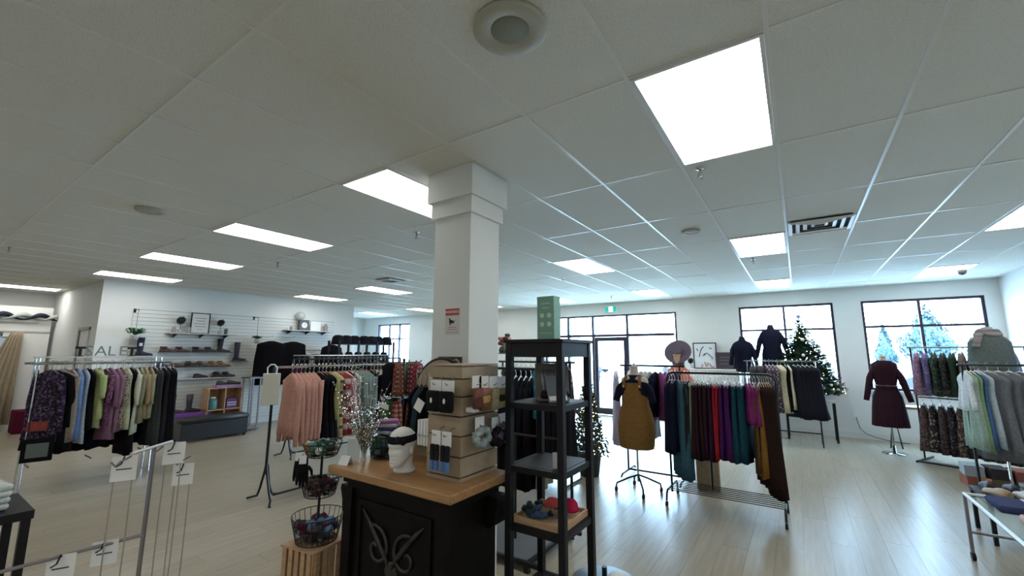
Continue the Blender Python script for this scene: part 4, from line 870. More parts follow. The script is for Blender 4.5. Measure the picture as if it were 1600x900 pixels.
# ---------------- centre left racks
def straight_rack(x, y0, y1, z, label, m=BLKM, double=False, wf=.25, railm=None):
    t = thing('clothes_rack', label, 'rack', (x, (y0+y1)/2, 0)); h = (y1-y0)/2
    for s in (-1, 1):
        Y = s*h
        obj('post', MB().tube([(0, Y, .3), (0, Y, z)], .016), m, t)
        for k in (-1, 1): obj('leg', MB().tube([(0, Y, .42), (k*.02, Y, .34), (k*.10, Y, .13), (k*.15, Y, .045), (k*wf, Y-.06, .014)], .013), m, t)
        obj('brace_loop', MB().tube([(0, Y-s*.02, .40), (0, Y-s*.05, .18), (0, Y-s*.09, .07), (0, Y-s*.16, .05)], .012), m, t)
    obj('base_bar', MB().tube([(0, -h+.1, .05), (0, h-.1, .05)], .013), m, t)
    obj('top_rail', MB().tube([(0, -h, z), (0, h, z)], .014), railm or m, t)
    if double: obj('upper_rail', MB().tube([(0, -h, z+.06), (0, h, z+.06)], .012), CHR, t)
    return t
straight_rack(-5.17, 2.66, 5.0, 1.5, 'black clothes rack with splayed feet holding pink sweaters and patterned tops', railm=CHR)
it = []
for i in range(6): it.append(G(2.88+i*.055, 'dusty pink', 'sweater', PINK, .72, w=.19, th=.04, sl=.74, turn=-.1))
for i in range(3): it.append(G(3.23+i*.05, 'black', 'dress', BLACK, .88, w=.22, th=.045, flare=1.2))
it += [G(3.39, 'olive', 'top', OLIVE, .7, w=.2, th=.04, sl=.5), G(3.45, 'olive and ivory striped', 'dress', (.42, .38, .18), .84, w=.2, th=.04, pat='stripe', c2=(.55, .5, .35), c3=(.12, .08, .05))]
it += [G(3.51, 'rust red striped', 'top', (.20, .035, .035), .8, w=.21, th=.045, sl=.4, pat='stripe', c2=(.36, .2, .19), c3=(.42, .32, .29)), G(3.57, 'rust red striped', 'top', (.20, .035, .035), .8, w=.21, th=.045, pat='stripe', c2=(.36, .2, .19), c3=(.42, .32, .29)), G(3.62, 'pale pink', 'top', (.62, .40, .44), .62, w=.2, th=.04, sl=.5), G(3.67, 'black', 'top', BLACK, .6, w=.2, th=.03), G(3.72, 'white', 'top', (.6, .62, .58), .85, w=.2, th=.03)]
for i in range(4): it.append(G(3.78+i*.06, 'sage blue', 'top', (.19, .26, .25), .62 if i < 2 else .8, w=.2, th=.04, sl=.45))
it += [G(4.04, 'black', 'top', BLACK, .8, w=.2, th=.04), G(4.09, 'black', 'top', BLACK, .8, w=.2, th=.04)]
FT = [((.34, .33, .29), (.16, .20, .19), (.5, .48, .44), 'grey floral'), ((.36, .38, .28), (.5, .5, .42), (.18, .23, .16), 'pale olive floral'), ((.32, .36, .24), None, None, 'pale sage'), ((.18, .26, .27), (.35, .4, .38), (.10, .15, .17), 'teal floral'), ((.17, .25, .27), None, None, 'dusty teal'), ((.14, .16, .17), (.4, .4, .4), (.2, .12, .12), 'dark floral'), ((.12, .13, .14), (.35, .36, .34), (.22, .14, .13), 'grey paisley'), ((.38, .40, .36), (.2, .22, .2), (.12, .1, .1), 'ivory floral')]
for i in range(13):
    c = FT[[0, 0, 1, 1, 2, 3, 4, 3, 4, 5, 6, 6, 7][i]]
    it.append(G(4.15+i*.062, c[3], 'top', c[0], .78, w=.22, th=.045, sl=.5, pat='floral' if c[1] else 'plain', c2=c[1], c3=c[2], turn=-.15))
fill_rack(it, lambda s: ((-5.17, s, 1.516), 0), 'clothes on the rack with the pink sweaters', 'on the pink sweater rack', hanger='wood')
t = thing('paper_bag', 'tall cream paper bag with looped handle hung beside the pink sweaters', 'bag', (-5.10, 2.60, 1.08), R(63))
obj('body', MB().box(-.09, .09, -.03, .03, 0, .355, .006), mat('cream_paper', (.56, .56, .47), .7), t)
obj('handle', MB().tube([(-.045, 0, .355), (-.05, 0, .42), (-.02, 0, .455), (.02, 0, .455), (.05, 0, .42), (.045, 0, .355)], .008, 6), WPL, t)
# second row rack behind
straight_rack(-7.0, 3.9, 6.2, 1.56, 'black clothes rack of dark clothes behind the pink sweater rack', double=True)
it = []
for i in range(24):
    c, q = [('black', BLACK), ('charcoal', CHAR), ('navy', NAVY), ('dark plum', PLUM)][rr.choice((0, 0, 1, 0, 2, 3))]
    it.append(G(4.0+i*.09, c, 'top' if i % 3 else 'coat', q, .82, w=.21, th=.04, sl=.5))
fill_rack(it, lambda s: ((-7.0, s, 1.576), 0), 'dark clothes on the second rack', 'on the rack behind the pink sweaters', hanger='black')
# left round/sale rack
t = thing('sale_rack', 'wide sale clothes rack with a flat pale top shelf and thin legs at left', 'rack', (-7.95, 1.75, 0))
obj('top_shelf', MB().box(-.18, .18, -.62, .62, 1.60, 1.615), mat('shelf_pale', (.6, .62, .6), .3), t)
for x in (-.2, .2): obj('rail', MB().tube([(x, -.68, 1.53), (x, .72, 1.53)], .014), CHR, t)
for y in (-.6, .62):
    obj('cross_bar', MB().tube([(-.2, y, 1.53), (.2, y, 1.53)], .012), CHR, t)
    for x in (-.14, .14): obj('leg', MB().tube([(x, y, .012), (x*.8, y, .5), (x*.8, y, 1.60)], .012), CHR, t)
for y in (-.55, .0, .55): obj('base_bar', MB().tube([(-.13, y, .3), (.13, y, .3)], .01), GRYM, t)
it = [G(1.27, 'black and plum floral', 'sweater', (.02, .014, .026), .85, w=.22, th=.05, sl=.65, pat='floral', c2=(.06, .035, .08), c3=(.12, .09, .14), turn=.42),
      G(1.31, 'black', 'coat', BLACK, .95, w=.26, th=.05, sl=.6, turn=.5), G(1.355, 'taupe', 'sweater', (.22, .19, .16), .85, w=.26, th=.045, sl=.75, turn=.45), G(1.40, 'black', 'top', BLACK, .98, w=.22, th=.05, sl=.5, turn=.25), G(1.46, 'blush', 'top', (.45, .33, .34), .7, w=.2, th=.03),
      G(1.52, 'cornflower blue', 'top', (.12, .2, .40), .86, w=.2, th=.045, sl=.4), G(1.575, 'pale blue', 'top', (.35, .42, .5), .9, w=.2, th=.03), G(1.63, 'dark', 'top', BLACK, .75, w=.2, th=.03), G(1.68, 'lime green', 'top', (.36, .42, .18), .62, w=.21, th=.04, sl=.28, turn=.2), G(1.73, 'pale olive', 'top', (.36, .38, .22), .74, w=.2, th=.03),
      G(1.78, 'plum patterned', 'top', (.12, .05, .09), .72, w=.21, th=.04, sl=.35, pat='floral', c2=(.2, .1, .16), c3=(.05, .02, .04)), G(1.84, 'mauve', 'dress', (.20, .10, .16), .9, w=.2, th=.045, sl=.4), G(1.90, 'mauve', 'top', (.23, .12, .18), .8, w=.2, th=.04, sl=.4),
      G(1.95, 'leopard print', 'top', (.30, .26, .2), .78, w=.2, th=.035, sl=.4, pat='leopard', c2=(.02, .02, .02), c3=(.1, .07, .05)), G(2.0, 'cream and green', 'top', (.45, .48, .34), .8, w=.2, th=.035), G(2.05, 'black', 'dress', BLACK, 1.12, w=.21, th=.045), G(2.10, 'cream', 'top', (.5, .52, .4), .86, w=.2, th=.03, sl=.4), G(2.15, 'olive', 'top', (.22, .22, .14), .72, w=.2, th=.035, sl=.4), G(2.20, 'tan', 'top', (.30, .22, .12), .68, w=.2, th=.035, sl=.4),
      G(2.26, 'khaki', 'top', (.26, .24, .16), .68, w=.2, th=.03, sl=.4), G(2.31, 'dark green black', 'dress', (.03, .035, .035), 1.05, w=.21, th=.04), G(2.36, 'charcoal green', 'dress', (.04, .045, .045), 1.05, w=.21, th=.04), G(2.41, 'charcoal', 'dress', CHAR, 1.08, w=.21, th=.04), G(2.46, 'black', 'dress', BLACK, 1.08, w=.22, th=.045), G(2.52, 'black', 'dress', BLACK, 1.02, w=.22, th=.04)]
for i in it: i['s'] -= .02
fill_rack(it, lambda s: ((-7.75, s, 1.546), 0), 'clothes on the sale rack', 'on the near rail of the sale rack', hanger='clear')
it = [G(1.32+i*.115, c, 'top' if i % 2 else 'dress', q, 1.05, w=.19, th=.05, sl=.4) for i, (c, q) in enumerate([('plum', PLUM), ('black', BLACK), ('maroon', (.12, .02, .04)), ('black', BLACK), ('navy', NAVY), ('charcoal', CHAR), ('black', BLACK), ('plum', PLUM), ('black', BLACK), ('navy', NAVY), ('mauve floral', (.25, .12, .14)), ('pink floral', (.35, .2, .2))])]
fill_rack(it, lambda s: ((-8.15, s, 1.546), 0), 'clothes on the far rail of the sale rack', 'on the far rail of the sale rack', hanger='clear')
# framed dark bag at lower left of the sale rack
t = thing('tote_bag', 'black bag with a grey green panel hanging low on the sale rack', 'bag', (-7.55, 1.21, .40), R(78))
obj('body', MB().box(-.13, .13, -.03, .03, 0, .26, .008), fabric(BLACK), t); obj('panel', MB().box(-.09, .09, -.034, -.03, .05, .21), mat('bag_panel', (.09, .11, .10), .5), t)
obj('handle', MB().tube([(-.09, 0, .26), (-.10, 0, .6), (0, 0, 1.14), (.10, 0, .6), (.09, 0, .26)], .006, 6), BLK, t)
tag(obj('hanging_cloth', MB().box(-.17, .17, -.02, .02, 0, .11, .006), fabric((.25, .06, .05)), loc=(-7.60, 1.27, .74), rz=R(80)), 'small rust red folded cloth above the black bag on the sale rack', 'cloth')
LG = mat('letter_grey', (.20, .24, .24), .5)
for ch, y in zip('SALE', (1.60, 1.72, 1.83, 1.95)):
    o = text('sign_letter', ch, .19, LG, None, (-7.93, y, 1.682), (R(90), 0, R(78)), .02); o['label'] = 'grey freestanding block letter %s on top of the sale rack' % ch; o['category'] = 'letter'; o['group'] = 'sale letters'
for y, lb in ((1.515, 'left'), (2.045, 'right')):
    tag(obj('sign_clip', MB().box(-.01, .01, -.05, .05, .10, .13).box(-.012, .012, -.015, .015, 0, .1).box(-.03, .03, -.035, .035, 0, .012), BLKM, loc=(-7.93, y, 1.615)), 'small black T shaped sign holder at the %s end of the sale letters' % lb, 'sign holder')

# ---------------- fitting room corner at far left
t = thing('fitting_room_screen', 'white fitting room partition with two thin rails on the far left wall', 'partition', (XF+.5, 0, 0))
obj('header_board', MB().box(-.02, .02, -1.0, 2.2, 2.12, 2.68), WHT, t)
obj('upper_trim', MB().box(.02, .035, -1.0, 2.0, 2.30, 2.33), mat('trim_shade', (.45, .46, .45), .5), t); obj('lower_trim', MB().box(.02, .035, -1.0, 2.2, 2.10, 2.13), MATS['trim_shade'], t)
obj('side_panel', MB().box(-.02, .02, 1.5, 2.2, 0, 2.12), WHT, t)
# curtain: pleated panel
mb = MB(); rs = []
for z, sp in ((.12, 1.0), (.8, .85), (1.5, .6), (2.0, .36), (2.1, .3)):
    f = []; 
    for k in range(40):
        u = k/39; f.append((.10+.035*math.sin(u*34)*sp, 2.04-(1-u)*.62*sp, z))
    b_ = [(p[0]-.008, p[1], p[2]) for p in reversed(f)]
    rs.append(f+b_)
mb.rings(rs)
cu = tag(obj('curtain', mb, fabric((.40, .33, .24)), smooth=True, loc=(XF+.5, -.25, 0)), 'gathered tan fitting room curtain hanging at the left edge', 'curtain')
t = thing('wall_mirror', 'tall wall mirror with a blue tint beside the tan curtain at the left edge', 'mirror', (XF+.54, 1.36, 1.15))
obj('frame', MB().box(0, .02, -.25, .25, -.9, .85, .004), GRYM, t); obj('mirror_glass', MB().box(.02, .024, -.22, .22, -.87, .82), mat('mirror', (.65, .72, .8), .05, 1.), t)
# garland: two twisted ribbons
for j, (c, lb, cn) in enumerate([((.03, .035, .05), 'black', 'black'), ((.40, .44, .42), 'grey green', 'pale')]):
    mb = MB(); pts = []; 
    for q in range(70):
        y = -.9+q*.046; pts.append((XF+.60+.05*math.cos(q*.52+j*math.pi), y, 2.44+.055*math.sin(q*.52+j*math.pi)))
    mb.tube(pts, [.035+.018*math.sin(q*.52+j*math.pi)for q in range(70)], 8)
    tag(obj('garland_ribbon', mb, fabric(c), smooth=True), '%s ribbon of the twisted two tone garland on the far left header' % lb, 'garland')
tag(obj('cube_stool', MB().box(-13.9, -13.45, 1.75, 2.15, 0, .46, .02), fabric((.10, .01, .03))), 'dark maroon cube stool against the fitting room wall', 'stool')

# ---------------- counter pedestal
BODY = mat('distressed_black', (.006, .005, .0045), .5, noise=.5, nscale=10, bump=.1, bscale=30, spec=.12)
t = thing('display_counter', 'black carved display pedestal with a thick wooden top in front of the column', 'counter', (-1.935, 1.88, 0))
OAK = wood('butcher_block', (.26, .13, .05), (.42, .24, .10), (1.2, 16, 16), .32, 3)
obj('counter_top', MB().box(-.50, .495, -.258, .262, .955, 1.0, .006), OAK, t)
obj('body', MB().box(-.36, .40, -.17, .24, .06, .90), BODY, t)
obj('moulding', MB().box(-.40, .44, -.215, .25, .915, .955).box(-.38, .42, -.195, .245, .885, .915), BODY, t)
obj('plinth', MB().box(-.38, .42, -.19, .25, 0, .08, .006), BODY, t)
for sx in (-.37, .37): 
    obj('corner_pilaster', MB().box(sx-.045 if sx < 0 else sx-.03, sx+.03 if sx < 0 else sx+.045, -.195, -.165, .08, .885), BODY, t)
    s = -1 if sx < 0 else 1
    e_ = -.38 if sx < 0 else .42
    obj('corbel', MB().prism([(e_-s*.01, .885), (e_+s*.07, .885), (e_+s*.075, .86), (e_+s*.055, .80), (e_+s*.05, .74), (e_+s*.02, .72), (e_-s*.01, .72)], (-.19 if s < 0 else .13), (-.08 if s < 0 else .24), 'y'), BODY, t)
obj('panel_frame', MB().box(-.29, .30, -.182, -.17, .80, .83).box(-.29, .30, -.182, -.17, .14, .17).box(-.29, -.265, -.182, -.17, .17, .80).box(.275, .30, -.182, -.17, .17, .80), BODY, t)
CRV = mat('worn_carving', (.022, .02, .017), .45, noise=.95, nscale=22)
def scroll(cx_, cz_, r0, tw, s, st=0):
    return [(cx_+s*(r0*(1-q/22)**1.0)*math.cos(st+tw*q/22), -.178, cz_+(r0*(1-q/22))*math.sin(st+tw*q/22)) for q in range(22)]
for s in (-1, 1):
    obj('carved_scroll', MB().tube(scroll(s*.12, .60, .12, 7.5, s, 1.2), .011, 6), CRV, t, True)
    obj('carved_scroll', MB().tube([(0, -.178, .50), (s*.05, -.18, .58), (s*.12, -.18, .66), (s*.2, -.18, .74), (s*.25, -.178, .78)], [.006, .014, .016, .012, .004], 6), CRV, t, True)
    obj('carved_scroll', MB().tube([(0, -.178, .50), (s*.05, -.18, .42), (s*.10, -.18, .36), (s*.06, -.18, .28), (0, -.178, .24)], [.006, .014, .014, .012, .006], 6), CRV, t, True)
obj('carved_shell', MB().ball((0, -.17, .50), .05, 12, 8, (1, .35, 1.1)), CRV, t, True)
obj('carved_shell', MB().ball((0, -.17, .36), .03, 12, 8, (1, .35, 1.4)), CRV, t, True)

# slatwall tower
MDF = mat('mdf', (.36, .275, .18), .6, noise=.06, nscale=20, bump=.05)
GRV = mat('groove_dark', (.07, .05, .035), .8)
t = thing('slatwall_tower', 'tan four sided slatwall display tower standing on the wooden counter top', 'display', (-1.535, 1.8, 1.0))
W_ = .245; D_ = .335; HT = .605
obj('core', MB().box(-W_+.012, -.012, .012, D_-.012, .0, HT-.01), GRV, t)
zs = [0.0, .022, .125, .232, .335, .44, .535, HT]
for i in range(len(zs)-1):
    a, b_ = zs[i]+(.0 if i == 0 else .004), zs[i+1]-.004
    obj('front_slat', MB().box(-W_, 0, 0, .012, a, b_), MDF, t); obj('side_slat', MB().box(-.012, 0, .012, D_, a, b_), MDF, t)
    obj('back_slat', MB().box(-W_, -.012, D_-.012, D_, a, b_), MDF, t); obj('side_slat', MB().box(-W_, -W_+.012, .012, D_-.012, a, b_), MDF, t)
obj('top_cap', MB().box(-W_, 0, 0, D_, HT, HT+.008), MDF, t)
obj('wing_panel', MB().box(-W_-.17, -W_, .18, .20, .0, HT), MDF, t)
# arched mirror behind, its reflection imitated by a plain tan board
t = thing('arched_mirror_board', 'arched tan board with a black rim standing behind the slatwall tower', 'display', (-1.99, 2.13, 1.0))
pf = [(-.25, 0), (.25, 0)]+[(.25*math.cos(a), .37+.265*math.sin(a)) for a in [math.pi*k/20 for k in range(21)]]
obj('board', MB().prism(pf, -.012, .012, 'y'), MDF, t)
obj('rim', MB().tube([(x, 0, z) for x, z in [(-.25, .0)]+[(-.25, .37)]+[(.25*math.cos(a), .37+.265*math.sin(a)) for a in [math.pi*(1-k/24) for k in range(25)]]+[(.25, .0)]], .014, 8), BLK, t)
for i, (x, c, cn) in enumerate([(-2.16, BLACK, 'black'), (-2.12, (.03, .06, .07), 'dark teal'), (-2.08, BLACK, 'black')]):  # small garments added in front to stand for clothes reflected in the mirror
    garment('coat', c, L=.33, w=.06, th=.02, sl=None, loc=(x, 2.07+.0*i, 1.55), rz=R(60), label='%s small garment, %s from the left hanging before the arched board' % (cn, ORD[i]), group='small garments before the arched board', hanger='black')
# products on the tower
def hookpeg(mb, x, z): mb.tube([(x, 0, z), (x, -.03, z-.004), (x+.0, -.05, z-.03), (x, -.08, z-.034), (x, -.088, z-.022)], .003, 5)
tower = (-1.535, 1.8, 1.0)
def pack(x, z, rz, side, label, kind, cat, group):
    """side 'f' front face (x offset from corner), 's' right face"""
    if side == 'f': loc = (tower[0]+x, tower[1]-.0, tower[2]+z); r0 = 0
    else: loc = (tower[0]+.0, tower[1]+x, tower[2]+z); r0 = R(90)
    t = thing(kind, label, cat, loc, r0+rz, group)
    mb = MB(); hookpeg(mb, 0, .04); obj('peg_hook', mb, GRYM, t)
    y = -.06
    if kind == 'boxed_sock_card':
        obj('card', MB().box(-.032, .032, y-.004, y, -.045, .03), CARD, t)
        for s in (-1, 1): obj('sock', MB().box(s*.016-.014, s*.016+.014, y-.022, y-.002, -.12, -.04, .006), fabric((.02, .02, .025)), t)
        for s in (-1, 1): obj('sock_foot', MB().box(s*.016-.014, s*.016+.014, y-.024, y-.004, -.17, -.12, .006), fabric((.10, .2, .42), 'stripe', (.55, .58, .6), (.2, .3, .5)), t, label='blue and white patterned foot')
    if kind == 'knit_glove_pack':
        obj('card', MB().box(-.04, .04, y-.004, y, -.03, .03), CARD, t); obj('knit', MB().box(-.05, .05, y-.035, y-.002, -.135, -.025, .014), fabric((.012, .012, .014)), t, True)
        obj('sticker', MB().ball((0, y-.036, -.075), .012, sq=(.7, .2, 1.2)), WPL, t)
    return t
pack(-.05, .50, .1, 'f', 'black knit glove pair on a white card, right one on the tower front', 'knit_glove_pack', 'gloves', 'gloves on the tower')
pack(-.135, .50, .0, 'f', 'black knit glove pair on a white card, left one on the tower front', 'knit_glove_pack', 'gloves', 'gloves on the tower')
pack(-.045, .235, .0, 'f', 'black and blue patterned socks on a white card, right pair on the tower front', 'boxed_sock_card', 'socks', 'socks on the tower')
pack(-.12, .235, .0, 'f', 'black and blue patterned socks on a white card, left pair on the tower front', 'boxed_sock_card', 'socks', 'socks on the tower')
def sidepack(y, z, w, h, cols, label, th=.03):
    t = thing('hanging_pouch', label, 'accessory', (tower[0], tower[1]+y, tower[2]+z), R(90), 'packs on the tower side')
    mb = MB(); hookpeg(mb, 0, .02); obj('peg_hook', mb, GRYM, t)
    obj('header_card', MB().box(-w/2, w/2, -.066, -.06, -.03, .035), CARD, t)
    k = len(cols)
    for i, c in enumerate(cols): obj('knit_band', MB().box(-w/2+.004, w/2-.004, -.06-th, -.058, -.03-h*(i+1)/k, -.03-h*i/k, .006), fabric(c), t, True)
sidepack(.05, .52, .075, .11, [(.22, .10, .08), (.12, .05, .04)], 'brown and rust knit pack nearest the corner on the tower right side')
sidepack(.11, .515, .085, .12, [(.34, .17, .14), (.45, .30, .12), (.15, .08, .04)], 'pink and gold knit pack with a white circle on the tower right side')
sidepack(.20, .51, .075, .12, [(.33, .27, .16), (.30, .25, .15)], 'khaki knit pack in the middle of the tower right side')
sidepack(.285, .505, .08, .11, [(.28, .25, .14), (.03, .03, .02), (.3, .32, .14)], 'olive and black knit pack at the back of the tower right side')
def scrunchie(y, z, c, c2, label, r=.045):
    t = thing('scrunchie_card', label, 'accessory', (tower[0], tower[1]+y, tower[2]+z), R(90), 'scrunchies on the tower side')
    obj('card', MB().box(-.038, .038, -.05, -.046, -.005, .075), CARD, t); mb = MB(); hookpeg(mb, 0, .06); obj('peg_hook', mb, GRYM, t)
    pts = [(r*1.2*math.cos(a), -.066+.006*math.sin(5*a), -.03+r*.8*math.sin(a)) for a in [2*math.pi*k/28 for k in range(28)]]
    obj('ruffle', MB().tube(pts, [.02+.006*math.sin(k*2.2) for k in range(28)], 8, closed=True), fabric(c, 'floral', c2, c), t, True)
scrunchie(.10, .255, (.28, .34, .36), (.4, .45, .42), 'grey blue patterned scrunchie on a white card, left one on the tower side')
scrunchie(.25, .235, (.015, .012, .018), (.03, .02, .03), 'black velvet scrunchie in the middle of the tower side')
scrunchie(.315, .25, (.12, .10, .18), (.22, .18, .28), 'lavender grey scrunchie at the back of the tower side')
for i in range(3): tag(obj('price_strip', MB().box(tower[0]+.003, tower[0]+.06, 1.83+i*.1, 1.905+i*.1, 1.36, 1.385, .002), WPL), 'small white price strip under the knit packs, %s from the corner' % ORD[i], 'label', 'price strips on the tower')
# white packets on left wing
for i in range(4):
    t = thing('sock_packet', 'white boxed sock packet, %s from the left in the bundle beside the foam head' % ORD[i], 'packet', (-1.845+.024*i, 1.86, 1.155), -.25, 'white packets beside the foam head')
    obj('box', MB().box(-.008, .010, -.06, .02, 0, .14, .002), CARD, t); obj('print_band', MB().box(-.0085, .0105, -.0615, -.06, .05, .06), mat('print_grey', (.4, .4, .4), .6), t)
t = thing('info_strip', 'tall white hanging card with black print left of the tower front', 'card', (-1.80, 1.86, 1.335), .1)
obj('card', MB().box(-.035, .035, -.006, 0, 0, .22), CARD, t); obj('print', MB().box(-.025, .025, -.008, -.006, .135, .165).box(-.028, .02, -.008, -.006, .1, .106).box(-.028, .022, -.008, -.006, .07, .076).box(-.028, .018, -.008, -.006, .04, .046), BLK, t); obj('peg_hook', MB().tube([(0, .05, .21), (0, -.02, .205), (.0, -.03, .215)], .003, 5), BLKM, t)
tag(obj('tilted_card', MB().box(-.03, .03, -.003, .0, -.03, .04), CARD, loc=(-1.93, 1.87, 1.36), rz=.1), 'tilted white tag card above the foam head', 'card'); bpy.data.objects['tilted_card'].rotation_euler = (0, .5, .1)
# foam head
t = thing('foam_head', 'white polystyrene display head on the wooden counter', 'mannequin', (-1.955, 1.77, 1.0), R(6))
FOAM = mat('foam_white', (.74, .74, .70), .75, bump=.1, bscale=250)
obj('head', MB().rings(head_rings(.143, .215)), FOAM, t, True)
obj('neck', MB().rings([[(a_*math.cos(a), .03+b_*math.sin(a), z) for a in [2*math.pi*k/24 for k in range(24)]] for z, a_, b_ in ((0, .062, .062), (.012, .064, .064), (.02, .056, .056), (.035, .045, .045), (.06, .042, .044), (.11, .05, .05))]), FOAM, t, True)
for s in (-1, 1): obj('ear', MB().ball((s*.069, .006, .125), .018, 8, 6, (.35, .8, 1.2)), FOAM, t, True)
t2 = thing('headband', 'black twisted knit headband on the white foam head', 'headband', (-1.955, 1.77, 1.0), R(6))
obj('band', MB().rings([[(.072*k_*math.cos(a), .006+.092*k_*math.sin(a), z+.006*math.sin(a)) for a in [2*math.pi*k/28 for k in range(28)]] for z, k_ in ((.172, 1.0), (.176, 1.06), (.19, 1.07), (.205, 1.03), (.212, .95))], cap=False), fabric((.012, .012, .016)), t2, True)
obj('knot', MB().ball((.04, -.078, .190), .022, 10, 8, (1, .7, 1.0)).ball((.062, -.06, .180), .018), fabric((.012, .012, .016)), t2, True)
# basket behind the head with green/blue knits, plus striped box
def wire_basket(loc, r0, r1, h, label, n=24, m=BLKM):
    t = thing('wire_basket', label, 'basket', loc)
    for z, r_ in ((0, r0), (h*.5, (r0+r1)/2), (h, r1)): obj('ring', MB().tube([(r_*math.cos(a), r_*math.sin(a), z) for a in [2*math.pi*k/28 for k in range(28)]], .003, 5, closed=True), m, t)
    mb = MB()
    for k in range(n):
        a = 2*math.pi*k/n; mb.tube([(0.02*math.cos(a), .02*math.sin(a), 0), (r0*math.cos(a), r0*math.sin(a), 0), (r1*math.cos(a), r1*math.sin(a), h)], .0022, 4)
    obj('wire', mb, m, t); return t
def knits(loc, r, h, cols, label, n=26, sz=.035, cat='accessories', name='rolled_knitwear'):
    """a heap nobody could count: one object of kind stuff, a material per colour"""
    rr = random.Random(int(abs(loc[0]*1000))+len(cols)); mb = MB(); fm = []
    for i in range(n):
        a = rr.uniform(0, 6.28); d = r*rr.random()**.5*.82; z = h*rr.random()+sz*.6; ci = rr.randrange(len(cols))
        e = rr.uniform(0, 3.14); L_ = sz*1.1; x0, y0 = d*math.cos(a), d*math.sin(a); f0 = len(mb.f)
        mb.tube([(x0+q*L_*math.cos(e), y0+q*L_*math.sin(e), z+w_) for q, w_ in ((-1, 0), (-.5, .008), (0, .002), (.5, .006), (1, -.006))], [sz*.35, sz*.62, sz*.55, sz*.6, sz*.35], 8)
        fm += [ci]*(len(mb.f)-f0)
    o = obj(name, mb, None, smooth=True, loc=loc, kind='stuff')
    for c, cn in cols: o.data.materials.append(fabric(c))
    for p, q in zip(o.data.polygons, fm): p.material_index = q
    return tag(o, label, cat)
# the spinner-like basket stand left of the counter
SBX, SBY = -2.62, 1.70
t = thing('crate', 'upright slatted pine crate under the tiered wire baskets left of the counter', 'crate', (SBX, SBY, 0), .15)
for x in (-.12, .12):
    for y in (-.12, .12): obj('corner_post', MB().box(x-.012, x+.012, y-.012, y+.012, 0, .50), PINE, t)
for k in range(5):
    a = -.105+.0525*k
    obj('slat', MB().box(a-.017, a+.017, -.142, -.134, .0, .50), PINE, t); obj('slat', MB().box(a-.017, a+.017, .134, .142, .0, .50), PINE, t)
    obj('slat', MB().box(-.142, -.134, a-.017, a+.017, .0, .50), PINE, t); obj('slat', MB().box(.134, .142, a-.017, a+.017, .0, .50), PINE, t)
obj('top', MB().box(-.142, .142, -.142, .142, .5, .51), PINE, t)
tag(obj('basket_stand', MB().tube([(SBX, SBY, .51), (SBX, SBY, 1.12)], .008), BLKM), 'thin black pole rising through the tiered wire baskets', 'stand')
b1 = wire_basket((SBX, SBY, .515), .12, .155, .15, 'large bottom wire basket of socks on the pine crate')
b2 = wire_basket((SBX, SBY, .78), .09, .115, .09, 'middle dark wire basket of maroon knits on the tiered stand')
b3 = wire_basket((SBX, SBY, 1.02), .09, .12, .08, 'top wire basket of white and green patterned knits on the tiered stand')
knits((SBX, SBY, .52), .13, .08, [((.05, .05, .07), 'charcoal'), ((.10, .02, .03), 'maroon'), ((.12, .22, .34), 'blue'), ((.10, .10, .12), 'grey')], 'heap of grey, maroon and blue knits in the bottom wire basket', 60, cat='socks')
knits((SBX, SBY, .78), .09, .06, [((.06, .02, .03), 'maroon'), ((.03, .025, .03), 'black'), ((.10, .07, .07), 'brown')], 'heap of maroon and black knits in the middle wire basket', 44, cat='socks')
knits((SBX, SBY, 1.02), .095, .05, [((.5, .55, .5), 'white'), ((.10, .22, .17), 'green'), ((.04, .06, .05), 'dark green'), ((.6, .25, .06), 'orange')], 'heap of white, green and orange patterned knits in the top wire basket', 44, cat='socks')
# gloves hanging off top basket
for i, (x, y) in enumerate(((SBX-.07, SBY-.11), (SBX+.02, SBY-.14))):
    t = thing('knit_glove', 'black knit glove hanging off the top wire basket, %s one' % ('left' if i == 0 else 'right'), 'glove', (x, y, 1.03), .6+.3*i, 'gloves on the top wire basket')
    obj('palm', MB().rings([[(w_*math.cos(a), .014*math.sin(a), z) for a in [2*math.pi*k/14 for k in range(14)]] for z, w_ in ((.0, .028), (-.04, .03), (-.07, .034), (-.1, .036))]), fabric((.01, .01, .012)), t, True)
    for q in range(4): obj('finger', MB().tube([(-.026+q*.0175, 0, -.095), (-.028+q*.0185, 0, -.13), (-.028+q*.0185, 0, -.155-.01*(q in (1, 2)))], [.0095, .009, .006], 8), fabric((.01, .01, .012)), t, True)
    obj('thumb', MB().tube([(.03, 0, -.05), (.05, 0, -.075), (.055, 0, -.105)], [.011, .009, .006], 8), fabric((.01, .01, .012)), t, True)
    obj('cuff_tag', MB().box(-.02, .02, -.018, -.014, -.03, .02), CARD, t)
# basket behind the head
wire_basket((-2.33, 1.98, 1.003), .10, .12, .13, 'round wire basket of green and blue knits behind the foam head')
knits((-2.33, 1.98, 1.006), .10, .09, [((.06, .14, .08), 'green'), ((.10, .14, .2), 'slate blue'), ((.04, .05, .05), 'charcoal'), ((.12, .2, .14), 'pale green')], 'heap of green and slate knits in the basket behind the foam head', 60, cat='socks')
for i in range(4): tag(obj('folded_scarf', MB().box(-.07, .07, -.05, .05, 0, .022, .006), fabric([(.45, .48, .55), (.05, .06, .15), (.55, .5, .52), (.3, .15, .3)][i], 'stripe', (.1, .1, .2), (.6, .6, .6)), loc=(-2.33, 1.98, 1.145+i*.022), rz=.3*i), 'folded striped scarf, %s from the bottom on the knit basket' % ORD[i], 'scarf', 'scarves stacked on the basket')
